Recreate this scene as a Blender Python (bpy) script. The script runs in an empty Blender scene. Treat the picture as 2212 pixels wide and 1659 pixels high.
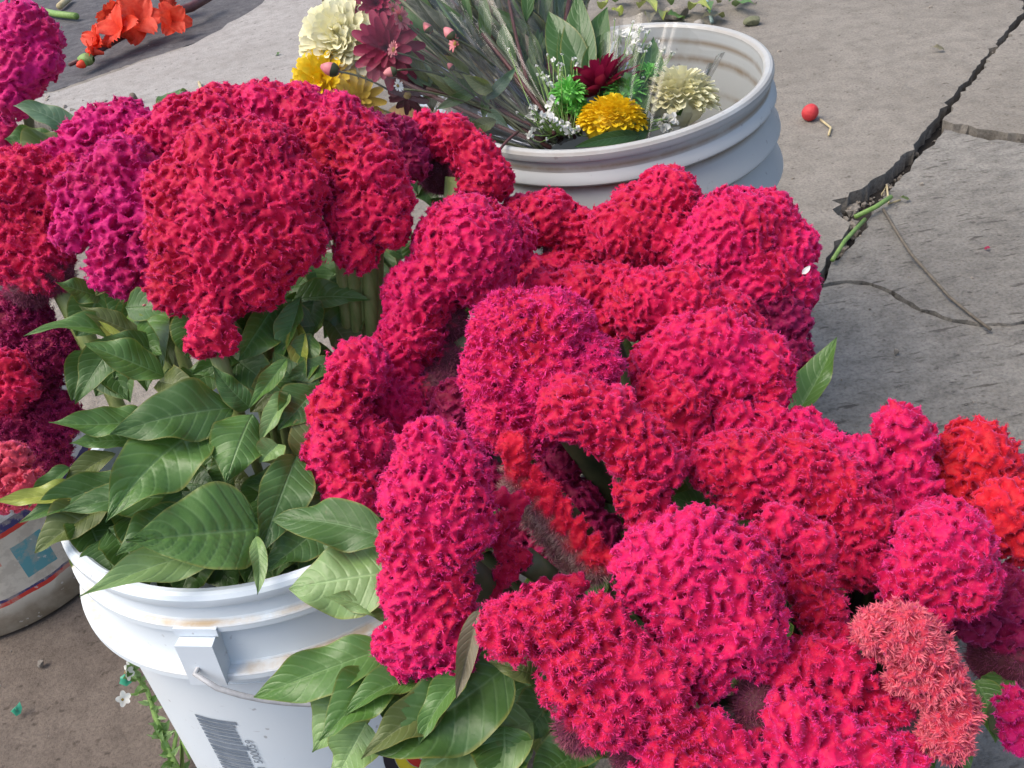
import bpy, bmesh, math, random
import numpy as np
from mathutils import Vector, Matrix
from mathutils.geometry import delaunay_2d_cdt

S = bpy.context.scene
COL = S.collection
rad = math.radians

# ------------------------------------------------------------------ camera
PITCH, ROLL, CAMH = rad(35.3), rad(11.4), 0.695
FPX = 3784 * 2212 / 4032                 # focal length in units of a 2212 px wide picture
FW = np.array([0, math.cos(PITCH), -math.sin(PITCH)])
RT = np.array([1.0, 0, 0])
UP = np.array([0, math.sin(PITCH), math.cos(PITCH)])
CAM = np.array([0, 0, CAMH])
CR, SR = math.cos(ROLL), math.sin(ROLL)
IR = CR * RT - SR * UP
IU = SR * RT + CR * UP
cd = bpy.data.cameras.new('camera')
cam = bpy.data.objects.new('camera', cd)
COL.objects.link(cam)
cd.sensor_width = 36
cd.lens = 36 * 3784 / 4032
cd.clip_start = 0.02
cd.clip_end = 300
m = Matrix.Identity(4)
for i in range(3):
    m[i][0], m[i][1], m[i][2], m[i][3] = IR[i], IU[i], -FW[i], CAM[i]
cam.matrix_world = m
S.camera = cam

# ------------------------------------------------------------------ light
SUN_DIR = Vector((-0.50, -0.10, 0.86)).normalized()      # towards the sun
w = bpy.data.worlds.new('World')
S.world = w
w.use_nodes = True
nt = w.node_tree
sky = nt.nodes.new('ShaderNodeTexSky')
sky.sky_type = 'NISHITA'
sky.sun_disc = False
sky.sun_elevation = math.asin(SUN_DIR.z)
sky.sun_rotation = math.atan2(SUN_DIR.x, SUN_DIR.y)
sky.dust_density = 4.0
sky.air_density = 1.0
bg = nt.nodes['Background']
nt.links.new(sky.outputs[0], bg.inputs[0])
bg.inputs[1].default_value = 0.15
sd = bpy.data.lights.new('sun', 'SUN')
sd.energy = 1.25
sd.angle = rad(42)
sd.color = (1.0, 0.95, 0.88)
sun = bpy.data.objects.new('sun', sd)
COL.objects.link(sun)
sun.rotation_euler = SUN_DIR.to_track_quat('Z', 'Y').to_euler()
S.view_settings.view_transform = 'Standard'
S.view_settings.look = 'None'
S.view_settings.gamma = 1
S.view_settings.exposure = 0.80

# ------------------------------------------------------------------ helpers
rng = np.random.default_rng(7)
random.seed(7)


def ray(x, y):
    return FW + (x - 1106) / FPX * IR - (y - 829.5) / FPX * IU


def at(x, y, t):                          # a place t metres ahead of the lens plane
    return CAM + ray(x, y) * t


def depth_at_height(x, y, z):
    return (z - CAMH) / ray(x, y)[2]


def gnd(x, y, z=0.0):
    return at(x, y, depth_at_height(x, y, z))


def unit(v):
    v = np.asarray(v, float)
    return v / (np.linalg.norm(v) + 1e-12)


def mesh_np(name, V, polys, mats=(), midx=None, attrs=None, smooth=True):
    """polys: list of int arrays (n,k), k = 3 or 4"""
    me = bpy.data.meshes.new(name)
    V = np.asarray(V, np.float32)
    me.vertices.add(len(V))
    me.vertices.foreach_set('co', V.ravel())
    polys = [np.asarray(p, np.int32) for p in polys if len(p)]
    loops = np.concatenate([p.ravel() for p in polys])
    tot = np.concatenate([np.full(len(p), p.shape[1], np.int32) for p in polys])
    start = np.concatenate([[0], np.cumsum(tot)[:-1]]).astype(np.int32)
    me.loops.add(len(loops))
    me.loops.foreach_set('vertex_index', loops)
    me.polygons.add(len(tot))
    me.polygons.foreach_set('loop_start', start)
    for mt in mats:
        me.materials.append(mt)
    if midx is not None:
        me.polygons.foreach_set('material_index', np.asarray(midx, np.int32))
    me.update(calc_edges=True)
    for k, a in (attrs or {}).items():
        at_ = me.attributes.new(k, 'FLOAT', 'POINT')
        at_.data.foreach_set('value', np.asarray(a, np.float32))
    if smooth:
        me.shade_smooth()
    else:
        me.shade_flat()
    return me


def add(name, me, parent=None, label=None, cat=None, group=None, kind=None):
    o = bpy.data.objects.new(name, me)
    COL.objects.link(o)
    if parent is not None:
        o.parent = parent
        o.matrix_parent_inverse = parent.matrix_basis.inverted()
    if label:
        o['label'] = label
    if cat:
        o['category'] = cat
    if group:
        o['group'] = group
    if kind:
        o['kind'] = kind
    return o


def empty(name, loc, label, cat, group=None):
    o = bpy.data.objects.new(name, None)
    COL.objects.link(o)
    o.location = Vector(loc)
    o.empty_display_size = 0.02
    o['label'] = label
    o['category'] = cat
    if group:
        o['group'] = group
    return o


class MB:
    """collects grids and tubes into one mesh"""
    def __init__(s):
        s.V, s.Q, s.T, s.A, s.n = [], [], [], {}, 0

    def push(s, V, Q=None, T=None, **attrs):
        V = np.asarray(V, float).reshape(-1, 3)
        if Q is not None:
            s.Q.append(np.asarray(Q) + s.n)
        if T is not None:
            s.T.append(np.asarray(T) + s.n)
        for k, a in attrs.items():
            s.A.setdefault(k, []).append((s.n, np.asarray(a, float)))
        s.V.append(V)
        s.n += len(V)

    def grid(s, P, closed=False, **attrs):
        """P (a,b,3)"""
        a, b = P.shape[:2]
        idx = np.arange(a * b).reshape(a, b)
        if closed:
            idx = np.concatenate([idx, idx[:, :1]], 1)
        q = np.stack([idx[:-1, :-1], idx[:-1, 1:], idx[1:, 1:], idx[1:, :-1]], -1).reshape(-1, 4)
        s.push(P.reshape(-1, 3), Q=q, **{k: np.broadcast_to(v, (a, b)).ravel() for k, v in attrs.items()})

    def tube(s, pts, radii, n=8, cap=True, **attrs):
        pts = np.asarray(pts, float)
        k = len(pts)
        radii = np.broadcast_to(radii, (k,))
        tg = np.gradient(pts, axis=0)
        tg /= np.linalg.norm(tg, axis=1, keepdims=True) + 1e-12
        ref = np.array([0.31, 0.2, 0.93])
        if abs(tg[0] @ ref) > 0.95:
            ref = np.array([1.0, 0.1, 0])
        e1 = np.cross(tg, ref)
        e1 /= np.linalg.norm(e1, axis=1, keepdims=True) + 1e-12
        e2 = np.cross(tg, e1)
        th = np.linspace(0, 2 * np.pi, n, endpoint=False)
        P = pts[:, None] + radii[:, None, None] * (np.cos(th)[None, :, None] * e1[:, None] + np.sin(th)[None, :, None] * e2[:, None])
        if cap:
            P = np.concatenate([np.repeat(pts[:1, None], n, 1), P, np.repeat(pts[-1:, None], n, 1)])
        s.grid(P, closed=True, **attrs)

    def mesh(s, name, mats, smooth=True):
        V = np.concatenate(s.V)
        at_ = {}
        for k, lst in s.A.items():
            arr = np.zeros(len(V))
            for off, a in lst:
                arr[off:off + len(a)] = a
            at_[k] = arr
        polys = []
        if s.Q:
            polys.append(np.concatenate(s.Q))
        if s.T:
            polys.append(np.concatenate(s.T))
        return mesh_np(name, V, polys, mats if isinstance(mats, (list, tuple)) else [mats], attrs=at_, smooth=smooth)


def bez(p0, p1, p2, n):
    t = np.linspace(0, 1, n)[:, None]
    return (1 - t) ** 2 * np.asarray(p0) + 2 * t * (1 - t) * np.asarray(p1) + t ** 2 * np.asarray(p2)


# ------------------------------------------------------------------ materials
def new_mat(name):
    mt = bpy.data.materials.new(name)
    mt.use_nodes = True
    nt = mt.node_tree
    return mt, nt, nt.nodes['Principled BSDF']


def N(nt, t, **kw):
    n = nt.nodes.new(t)
    for k, v in kw.items():
        setattr(n, k, v)
    return n


def L(nt, a, b):
    nt.links.new(a, b)


def noise(nt, scale, detail=4, rough=0.55, coord='Object', stretch=None, dist=0.0):
    tc = N(nt, 'ShaderNodeTexCoord')
    src = tc.outputs[coord]
    if stretch is not None:
        mp = N(nt, 'ShaderNodeMapping')
        mp.inputs['Scale'].default_value = stretch[0]
        mp.inputs['Rotation'].default_value = stretch[1]
        L(nt, src, mp.inputs[0])
        src = mp.outputs[0]
    n = N(nt, 'ShaderNodeTexNoise')
    n.inputs['Scale'].default_value = scale
    n.inputs['Detail'].default_value = detail
    n.inputs['Roughness'].default_value = rough
    n.inputs['Distortion'].default_value = dist
    L(nt, src, n.inputs['Vector'])
    return n.outputs[0]


def ramp(nt, fac, stops):
    r = N(nt, 'ShaderNodeValToRGB')
    e = r.color_ramp.elements
    while len(e) < len(stops):
        e.new(0.5)
    for el, (p, c) in zip(e, stops):
        el.position = p
        el.color = (*c, 1) if len(c) == 3 else c
    L(nt, fac, r.inputs[0])
    return r.outputs[0]


def mix(nt, fac, a, b, mode='MIX'):
    n = N(nt, 'ShaderNodeMix', data_type='RGBA', blend_type=mode)
    for i, v in ((0, fac), (6, a), (7, b)):
        if isinstance(v, (int, float)):
            n.inputs[i].default_value = v
        elif isinstance(v, tuple):
            n.inputs[i].default_value = (*v, 1)
        else:
            L(nt, v, n.inputs[i])
    return n.outputs[2]


def math_n(nt, op, a, b=None, c=None, clamp=False):
    n = N(nt, 'ShaderNodeMath', operation=op)
    n.use_clamp = clamp
    for i, v in enumerate((a, b, c)):
        if v is None:
            continue
        if isinstance(v, (int, float)):
            n.inputs[i].default_value = v
        else:
            L(nt, v, n.inputs[i])
    return n.outputs[0]


def bump(nt, bsdf, h, strength=0.3, dist=0.002):
    b = N(nt, 'ShaderNodeBump')
    b.inputs['Strength'].default_value = strength
    b.inputs['Distance'].default_value = dist
    L(nt, h, b.inputs['Height'])
    L(nt, b.outputs[0], bsdf.inputs['Normal'])


def attr(nt, name):
    a = N(nt, 'ShaderNodeAttribute')
    a.attribute_name = name
    return a.outputs['Fac']


def sep(nt, vec):
    s = N(nt, 'ShaderNodeSeparateXYZ')
    L(nt, vec, s.inputs[0])
    return s.outputs


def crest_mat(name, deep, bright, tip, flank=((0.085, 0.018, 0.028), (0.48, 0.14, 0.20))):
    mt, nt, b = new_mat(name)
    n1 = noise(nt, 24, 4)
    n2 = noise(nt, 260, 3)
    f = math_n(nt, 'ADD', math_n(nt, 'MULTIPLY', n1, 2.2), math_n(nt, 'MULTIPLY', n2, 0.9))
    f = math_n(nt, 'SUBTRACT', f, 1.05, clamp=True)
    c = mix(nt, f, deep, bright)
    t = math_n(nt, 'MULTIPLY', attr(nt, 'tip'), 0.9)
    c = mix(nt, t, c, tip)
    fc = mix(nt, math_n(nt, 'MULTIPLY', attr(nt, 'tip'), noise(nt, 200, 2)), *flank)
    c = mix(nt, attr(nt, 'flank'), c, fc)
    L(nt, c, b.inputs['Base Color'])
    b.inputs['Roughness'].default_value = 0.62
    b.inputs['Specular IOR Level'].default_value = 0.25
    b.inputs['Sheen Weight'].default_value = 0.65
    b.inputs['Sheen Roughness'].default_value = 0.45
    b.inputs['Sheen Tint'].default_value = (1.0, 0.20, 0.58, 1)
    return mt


CREST = {
    'red': crest_mat('crimson_crest', (0.40, 0.0005, 0.014), (0.57, 0.003, 0.066), (0.84, 0.045, 0.26)),
    'pink': crest_mat('pink_crest', (0.43, 0.0005, 0.020), (0.60, 0.003, 0.100), (0.86, 0.050, 0.35)),
    'mag': crest_mat('magenta_crest', (0.38, 0.0005, 0.045), (0.58, 0.003, 0.165), (0.80, 0.040, 0.40)),
    'dark': crest_mat('painted_shade_crest', (0.17, 0.0005, 0.018), (0.27, 0.0015, 0.060), (0.40, 0.015, 0.14)),  # crest reds darkened in colour to stand for heads in shade
    'orange': crest_mat('scarlet_crest', (0.42, 0.002, 0.006), (0.58, 0.008, 0.022), (0.74, 0.05, 0.085)),
    'coral': crest_mat('coral_crest', (0.44, 0.020, 0.045), (0.60, 0.070, 0.10), (0.78, 0.20, 0.24)),
    'ribbon': crest_mat('ribbon_crest', (0.42, 0.001, 0.008), (0.56, 0.003, 0.030), (0.74, 0.03, 0.12), ((0.22, 0.10, 0.09), (0.80, 0.62, 0.52))),
}


def leaf_mat(name, top, top2, under, edge=(0.35, 0.28, 0.06), gloss=0.36):
    mt, nt, b = new_mat(name)
    n1 = noise(nt, 55, 4)
    c = mix(nt, n1, top, top2)
    u, v = attr(nt, 'u'), attr(nt, 'v')
    av = math_n(nt, 'ABSOLUTE', v)
    # side veins run forward from the midrib
    ph = math_n(nt, 'MULTIPLY', math_n(nt, 'SUBTRACT', u, math_n(nt, 'MULTIPLY', math_n(nt, 'POWER', av, 1.3), 0.20)), 30.0)
    sv = math_n(nt, 'POWER', math_n(nt, 'ABSOLUTE', math_n(nt, 'COSINE', ph)), 18.0)
    mid = math_n(nt, 'SUBTRACT', 1.0, math_n(nt, 'MULTIPLY', av, 16.0), clamp=True)
    vein = math_n(nt, 'MAXIMUM', math_n(nt, 'MULTIPLY', sv, 0.30), math_n(nt, 'MULTIPLY', mid, 0.85))
    pale = tuple(min(1, x * 1.25 + 0.06) for x in top2)
    c = mix(nt, vein, c, pale)
    ed = math_n(nt, 'SUBTRACT', math_n(nt, 'MULTIPLY', av, 8.0), 7.25, clamp=True)
    ed = math_n(nt, 'MULTIPLY', ed, math_n(nt, 'MULTIPLY', noise(nt, 60, 2), 1.0))
    c = mix(nt, ed, c, edge)
    spot = noise(nt, 95, 3)
    spot = math_n(nt, 'MULTIPLY', math_n(nt, 'SUBTRACT', spot, 0.70, clamp=True), 9.0, clamp=True)
    c = mix(nt, math_n(nt, 'MULTIPLY', spot, 0.6), c, (0.16, 0.13, 0.05))
    geo = N(nt, 'ShaderNodeNewGeometry')
    c2 = mix(nt, math_n(nt, 'MULTIPLY', vein, 0.5), under, pale)
    c = mix(nt, geo.outputs['Backfacing'], c, c2)
    L(nt, c, b.inputs['Base Color'])
    b.inputs['Roughness'].default_value = gloss
    L(nt, math_n(nt, 'ADD', math_n(nt, 'MULTIPLY', n1, 0.3), gloss - 0.12), b.inputs['Roughness'])
    h = math_n(nt, 'SUBTRACT', math_n(nt, 'MULTIPLY', noise(nt, 420, 3), 0.35), vein)
    bump(nt, b, h, 0.45, 0.0012)
    tr = N(nt, 'ShaderNodeBsdfTranslucent')
    L(nt, mix(nt, 0.5, c, (0.20, 0.32, 0.04)), tr.inputs[0])
    ms = N(nt, 'ShaderNodeMixShader')
    ms.inputs[0].default_value = 0.22
    out = nt.nodes['Material Output']
    L(nt, b.outputs[0], ms.inputs[1])
    L(nt, tr.outputs[0], ms.inputs[2])
    L(nt, ms.outputs[0], out.inputs[0])
    return mt


LEAF = {
    'mid': leaf_mat('green_leaf', (0.062, 0.155, 0.028), (0.112, 0.220, 0.050), (0.12, 0.20, 0.08)),
    'dark': leaf_mat('deep_green_leaf', (0.038, 0.102, 0.020), (0.070, 0.150, 0.032), (0.10, 0.15, 0.06), gloss=0.42),
    'light': leaf_mat('pale_green_leaf', (0.16, 0.27, 0.085), (0.23, 0.36, 0.13), (0.22, 0.32, 0.15)),
    'olive': leaf_mat('olive_leaf', (0.085, 0.12, 0.030), (0.13, 0.16, 0.045), (0.11, 0.10, 0.05), gloss=0.45),
    'yellow': leaf_mat('yellowing_leaf', (0.26, 0.33, 0.05), (0.38, 0.40, 0.07), (0.32, 0.36, 0.10)),
    'brown': leaf_mat('purplish_leaf', (0.16, 0.13, 0.09), (0.20, 0.18, 0.11), (0.24, 0.22, 0.12), gloss=0.5),
    'deep': leaf_mat('blackish_leaf', (0.018, 0.030, 0.014), (0.032, 0.045, 0.020), (0.04, 0.03, 0.03)),
    'blue': leaf_mat('bluish_leaf', (0.075, 0.15, 0.085), (0.13, 0.21, 0.12), (0.15, 0.22, 0.14)),
}


def plain_mat(name, c1, c2, scale=60, rough=0.55, bumpd=0.0, spec=0.4, stretch=None, trans=0.0):
    mt, nt, b = new_mat(name)
    n1 = noise(nt, scale, 5, 0.6, stretch=stretch)
    f = ramp(nt, n1, [(0.3, (0, 0, 0)), (0.7, (1, 1, 1))])
    c = mix(nt, f, c1, c2)
    L(nt, c, b.inputs['Base Color'])
    b.inputs['Roughness'].default_value = rough
    b.inputs['Specular IOR Level'].default_value = spec
    if bumpd:
        bump(nt, b, n1, 0.6, bumpd)
    if trans:
        tr = N(nt, 'ShaderNodeBsdfTranslucent')
        L(nt, c, tr.inputs[0])
        ms = N(nt, 'ShaderNodeMixShader')
        ms.inputs[0].default_value = trans
        L(nt, b.outputs[0], ms.inputs[1])
        L(nt, tr.outputs[0], ms.inputs[2])
        L(nt, ms.outputs[0], nt.nodes['Material Output'].inputs[0])
    return mt


STEM = plain_mat('stem_green', (0.14, 0.20, 0.05), (0.26, 0.30, 0.11), 40, 0.5, 0.001, stretch=((6, 6, 0.8), (0, 0, 0)))
STEM_DARK = plain_mat('stem_dark', (0.045, 0.06, 0.03), (0.10, 0.11, 0.05), 60, 0.5)
STEM_RED = plain_mat('stem_maroon', (0.07, 0.02, 0.025), (0.13, 0.05, 0.04), 60, 0.5)
WIRE = plain_mat('galvanised_wire', (0.32, 0.33, 0.34), (0.5, 0.5, 0.5), 200, 0.4)
STRAW = plain_mat('dry_straw', (0.38, 0.30, 0.15), (0.55, 0.47, 0.28), 90, 0.7)
TWIG = plain_mat('dry_twig', (0.10, 0.085, 0.065), (0.17, 0.14, 0.105), 120, 0.8, 0.0008)
GRASSY = plain_mat('fresh_stalk', (0.13, 0.24, 0.05), (0.22, 0.34, 0.09), 90, 0.5)


def stone_mat(name, c1, c2, c3, stretch=None, scale=1.0, bd=0.004, speck=0.85):
    mt, nt, b = new_mat(name)
    big = noise(nt, 2.6 * scale, 5, 0.6, stretch=stretch)
    med = noise(nt, 26 * scale, 6, 0.68, stretch=stretch)
    fine = noise(nt, 240 * scale, 5, 0.7)
    c = mix(nt, ramp(nt, big, [(0.32, (0, 0, 0)), (0.68, (1, 1, 1))]), c1, c2)
    c = mix(nt, math_n(nt, 'MULTIPLY', ramp(nt, med, [(0.42, (0, 0, 0)), (0.72, (1, 1, 1))]), 0.75), c, c3)
    g = ramp(nt, fine, [(0.30, (0.55, 0.55, 0.55)), (0.52, (1, 1, 1)), (0.75, (1.2, 1.2, 1.2))])
    c = mix(nt, speck, c, g, 'MULTIPLY')
    pits = ramp(nt, noise(nt, 75 * scale, 2, 0.5, stretch=stretch), [(0.27, (0.45, 0.43, 0.42)), (0.36, (1, 1, 1))])
    c = mix(nt, 0.8, c, pits, 'MULTIPLY')
    if stretch is not None:
        st = ramp(nt, noise(nt, 44, 4, 0.6, stretch=((0.55, 2.4, 1.0), stretch[1])), [(0.60, (1, 1, 1)), (0.67, (0.38, 0.36, 0.35))])
        c = mix(nt, 0.85, c, st, 'MULTIPLY')
    L(nt, c, b.inputs['Base Color'])
    b.inputs['Roughness'].default_value = 0.85
    b.inputs['Specular IOR Level'].default_value = 0.25
    h = math_n(nt, 'ADD', math_n(nt, 'MULTIPLY', med, 1.0), math_n(nt, 'MULTIPLY', fine, 0.25))
    bump(nt, b, h, 0.9, bd)
    return mt


STONE_GREY = stone_mat('grey_slab_stone', (0.205, 0.184, 0.154), (0.265, 0.240, 0.204), (0.145, 0.129, 0.107), bd=0.006)
STONE_CLEFT = stone_mat('cleft_slab_stone', (0.205, 0.190, 0.165), (0.270, 0.252, 0.220), (0.105, 0.096, 0.084),
                        stretch=((0.95, 1.45, 1.0), (0, 0, rad(-12))), bd=0.009)
STONE_BROWN = stone_mat('brown_worn_concrete', (0.125, 0.100, 0.082), (0.170, 0.140, 0.116), (0.085, 0.068, 0.056), scale=1.6)
STONE_PALE = stone_mat('pale_concrete', (0.30, 0.28, 0.255), (0.36, 0.34, 0.315), (0.22, 0.20, 0.18), bd=0.003)
STONE_SANDY = stone_mat('sandy_mortar', (0.30, 0.265, 0.22), (0.38, 0.34, 0.29), (0.19, 0.165, 0.14), scale=2.4, bd=0.010)
STONE_DARK = stone_mat('dark_asphalt', (0.068, 0.064, 0.068), (0.092, 0.087, 0.09), (0.15, 0.145, 0.145), bd=0.004)
SOIL = stone_mat('joint_soil', (0.032, 0.027, 0.022), (0.055, 0.046, 0.038), (0.022, 0.019, 0.016), scale=3, bd=0.01)


def plastic_mat(name, base, warm, bands, z_top, dirt=(0.42, 0.30, 0.18), sm=(0.38, 0.62)):
    """pail plastic: scuffs, specks and dried dirt in the grooves named by bands (z below the top, half width)"""
    mt, nt, b = new_mat(name)
    big = noise(nt, 9, 4)
    c = mix(nt, ramp(nt, big, [(0.35, (0, 0, 0)), (0.7, (1, 1, 1))]), base, warm)
    tc = N(nt, 'ShaderNodeTexCoord')
    x, y, z = sep(nt, tc.outputs['Object'])
    smear = noise(nt, 22, 5, 0.65)
    for zz, hw, amt in bands:
        d = math_n(nt, 'ABSOLUTE', math_n(nt, 'SUBTRACT', z, z_top - zz))
        f = math_n(nt, 'SUBTRACT', 1.0, math_n(nt, 'DIVIDE', d, hw), clamp=True)
        s2 = ramp(nt, smear, [(sm[0], (0, 0, 0)), (sm[1], (1, 1, 1))])
        f = math_n(nt, 'MULTIPLY', math_n(nt, 'MULTIPLY', f, s2), amt, clamp=True)
        c = mix(nt, f, c, dirt)
    sp = ramp(nt, noise(nt, 130, 2, 0.5), [(0.70, (0, 0, 0)), (0.76, (1, 1, 1))])
    c = mix(nt, math_n(nt, 'MULTIPLY', sp, 0.55), c, (0.22, 0.20, 0.20))
    scr = ramp(nt, noise(nt, 70, 3, 0.6, stretch=((1, 1, 7), (0.5, 0.2, 0))), [(0.70, (0, 0, 0)), (0.75, (1, 1, 1))])
    c = mix(nt, math_n(nt, 'MULTIPLY', scr, 0.35), c, (0.34, 0.33, 0.34))
    L(nt, c, b.inputs['Base Color'])
    b.inputs['Roughness'].default_value = 0.42
    L(nt, math_n(nt, 'ADD', math_n(nt, 'MULTIPLY', smear, 0.3), 0.28), b.inputs['Roughness'])
    b.inputs['Subsurface Weight'].default_value = 0.12
    b.inputs['Subsurface Radius'].default_value = (0.01, 0.01, 0.01)
    bump(nt, b, noise(nt, 60, 3), 0.12, 0.001)
    return mt


# ------------------------------------------------------------------ the ground
def jagged(pts, step=0.03, amp=0.006, seed=0, closed=True):
    r = np.random.default_rng(seed)
    pts = [np.asarray(p, float)[:2] for p in pts]
    out = []
    n = len(pts)
    for i in range(n if closed else n - 1):
        a, b = pts[i], pts[(i + 1) % n]
        k = max(1, int(np.linalg.norm(b - a) / step))
        for j in range(k):
            out.append(a + (b - a) * j / k + (r.normal(size=2) * amp if j else r.normal(size=2) * amp * 0.3))
    return out


def slab(name, outline, z, mat, parent, depth=0.05, bev=0.006):
    bm = bmesh.new()
    cv, _, cf, _, _, _ = delaunay_2d_cdt([Vector((p[0], p[1])) for p in outline], [], [list(range(len(outline)))], 1, 1e-5)
    vs = [bm.verts.new((p[0], p[1], z)) for p in cv]
    for tri_ in cf:
        bm.faces.new([vs[i] for i in tri_])
    bm.normal_update()
    for f in bm.faces:
        if f.normal.z < 0:
            f.normal_flip()
    bed = [e for e in bm.edges if e.is_boundary]
    ex = bmesh.ops.extrude_edge_only(bm, edges=bed)
    for v in ex['geom']:
        if isinstance(v, bmesh.types.BMVert):
            v.co.z = z - depth
            v.co.x += random.uniform(-bev, bev)
            v.co.y += random.uniform(-bev, bev)
    me = bpy.data.meshes.new(name)
    bm.to_mesh(me)
    bm.free()
    me.materials.append(mat)
    return add(name, me, parent)


def big_sheet(name, size, z, mat):
    me = mesh_np(name, [(-size, -size, z), (size, -size, z), (size, size, z), (-size, size, z)], [np.array([[0, 1, 2, 3]])], [mat])
    return add(name, me, kind='structure')


ground = big_sheet('ground', 60, -0.026, SOIL)
pave = bpy.data.objects.new('pavement', None)
COL.objects.link(pave)
pave['kind'] = 'structure'

G = lambda *p: [gnd(x, y)[:2] for x, y in p]
# the wide joint: two banks
joint_l = G((2212, 22), (2150, 95), (2080, 180), (2012, 265), (1945, 345), (1862, 408), (1800, 432), (1808, 462), (1838, 482), (1795, 545), (1752, 610), (1690, 720), (1640, 800))
joint_r = G((1655, 812), (1706, 728), (1768, 618), (1812, 560), (1862, 500), (1880, 462), (1905, 425), (1972, 350), (2020, 298))
A = joint_l + [np.array(p) for p in ((0.25, 0.15), (-0.05, 0.05), (-0.02, 0.62), (-0.16, 1.0))] + G((640, 290), (330, 272), (60, 262), (30, 215), (120, 196), (300, 132), (440, 88), (560, 40), (640, -60)) + [np.array((0.3, 5.2)), np.array((2.2, 4.4))]
A = jagged(A, 0.014, 0.0035, 1)
slab('paving_slab', A, 0.0, STONE_GREY, pave)
tri = G((2226, 24), (2165, 98), (2098, 182), (2036, 262), (2110, 282), (2212, 294)) + [gnd(2330, 304)[:2], gnd(2300, -30)[:2]]
slab('paving_slab', jagged(tri, 0.012, 0.003, 2), 0.003, STONE_GREY, pave)
C = joint_r + G((2040, 288), (2120, 312), (2212, 322), (2420, 340), (2420, 700), (2212, 690), (2100, 690), (1990, 668), (1900, 618), (1850, 603), (1775, 618))
C = G((1775, 614), (1812, 562), (1864, 502), (1884, 464), (1908, 428), (1974, 354), (2024, 300), (2040, 280), (2120, 300), (2212, 311), (2480, 326), (2480, 712), (2212, 694), (2120, 700), (2060, 690), (1990, 668), (1930, 632), (1880, 612), (1830, 606))
slab('paving_slab', jagged(C, 0.012, 0.0025, 3), 0.001, STONE_CLEFT, pave)
D = G((1768, 620), (1830, 607), (1880, 613), (1929, 633.5), (1989, 669), (2059, 691.5), (2120, 701.5), (2212, 695.5), (2480, 714)) + [np.array(p) for p in ((1.3, 0.5), (1.2, -0.5), (0.27, -0.5), (0.27, 0.16))] + G((1656, 816), (1708, 732))
slab('paving_slab', jagged(D, 0.012, 0.0022, 4), -0.003, STONE_CLEFT, pave)
Fl = [np.array(p) for p in ((-0.06, 0.045), (0.262, 0.145), (0.262, -0.5), (-1.6, -0.5), (-1.6, 0.9), (-0.9, 1.18), (-0.17, 1.0), (-0.03, 0.62))]
slab('paving_slab', jagged(Fl, 0.04, 0.004, 5), -0.004, STONE_BROWN, pave)
Sd = [np.array(p) for p in ((-0.92, 1.19), (-1.6, 0.92), (-2.0, 1.6))] + G((28, 222), (62, 268), (330, 278), (640, 296)) + [np.array((-0.18, 1.01))]
slab('paving_slab', jagged(Sd, 0.04, 0.008, 6), -0.012, STONE_SANDY, pave)
Dk = G((636, -64), (556, 36), (438, 84), (298, 128), (118, 191), (28, 210)) + [np.array(p) for p in ((-2.05, 1.65), (-5, 1.4), (-5, 6.5), (0.28, 6.5), (0.25, 5.22))]
slab('paving_slab', jagged(Dk, 0.05, 0.006, 8), -0.006, STONE_DARK, pave)
# pale worn concrete laid over the back slab, left of the white pail
Pp = G((70, 212), (130, 200), (230, 165), (420, 98), (480, 66), (640, -40), (700, -90)) + [np.array((0.1, 5.0))] + G((690, 60), (660, 292), (520, 287), (340, 265), (70, 255))
slab('paving_slab', jagged(Pp, 0.05, 0.006, 9), 0.004, STONE_PALE, pave, depth=0.004, bev=0.002)


# ------------------------------------------------------------------ pails
def lathe(profile, seg=112, axis=(0, 0)):
    th = np.linspace(0, 2 * np.pi, seg, endpoint=False)
    P = np.array(profile, float)
    X = P[:, 0][:, None] * np.cos(th)
    Y = P[:, 0][:, None] * np.sin(th)
    Z = np.repeat(P[:, 1][:, None], seg, 1)
    return np.stack([X, Y, Z], -1)


def tilt_matrix(tx, ty):
    return Matrix.Rotation(ty, 4, 'Y') @ Matrix.Rotation(tx, 4, 'X')


def pail(loc, tx, ty, profile, mat, label, name='pail'):
    root = empty(name, (0, 0, 0), label, 'bucket')
    mb = MB()
    mb.grid(lathe(profile), closed=True)
    bme = mb.mesh('body', mat)
    bme.set_sharp_from_angle(angle=rad(28))
    o = add('body', bme, root)
    root.matrix_basis = Matrix.Translation(Vector(loc)) @ tilt_matrix(tx, ty)
    return root


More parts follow.
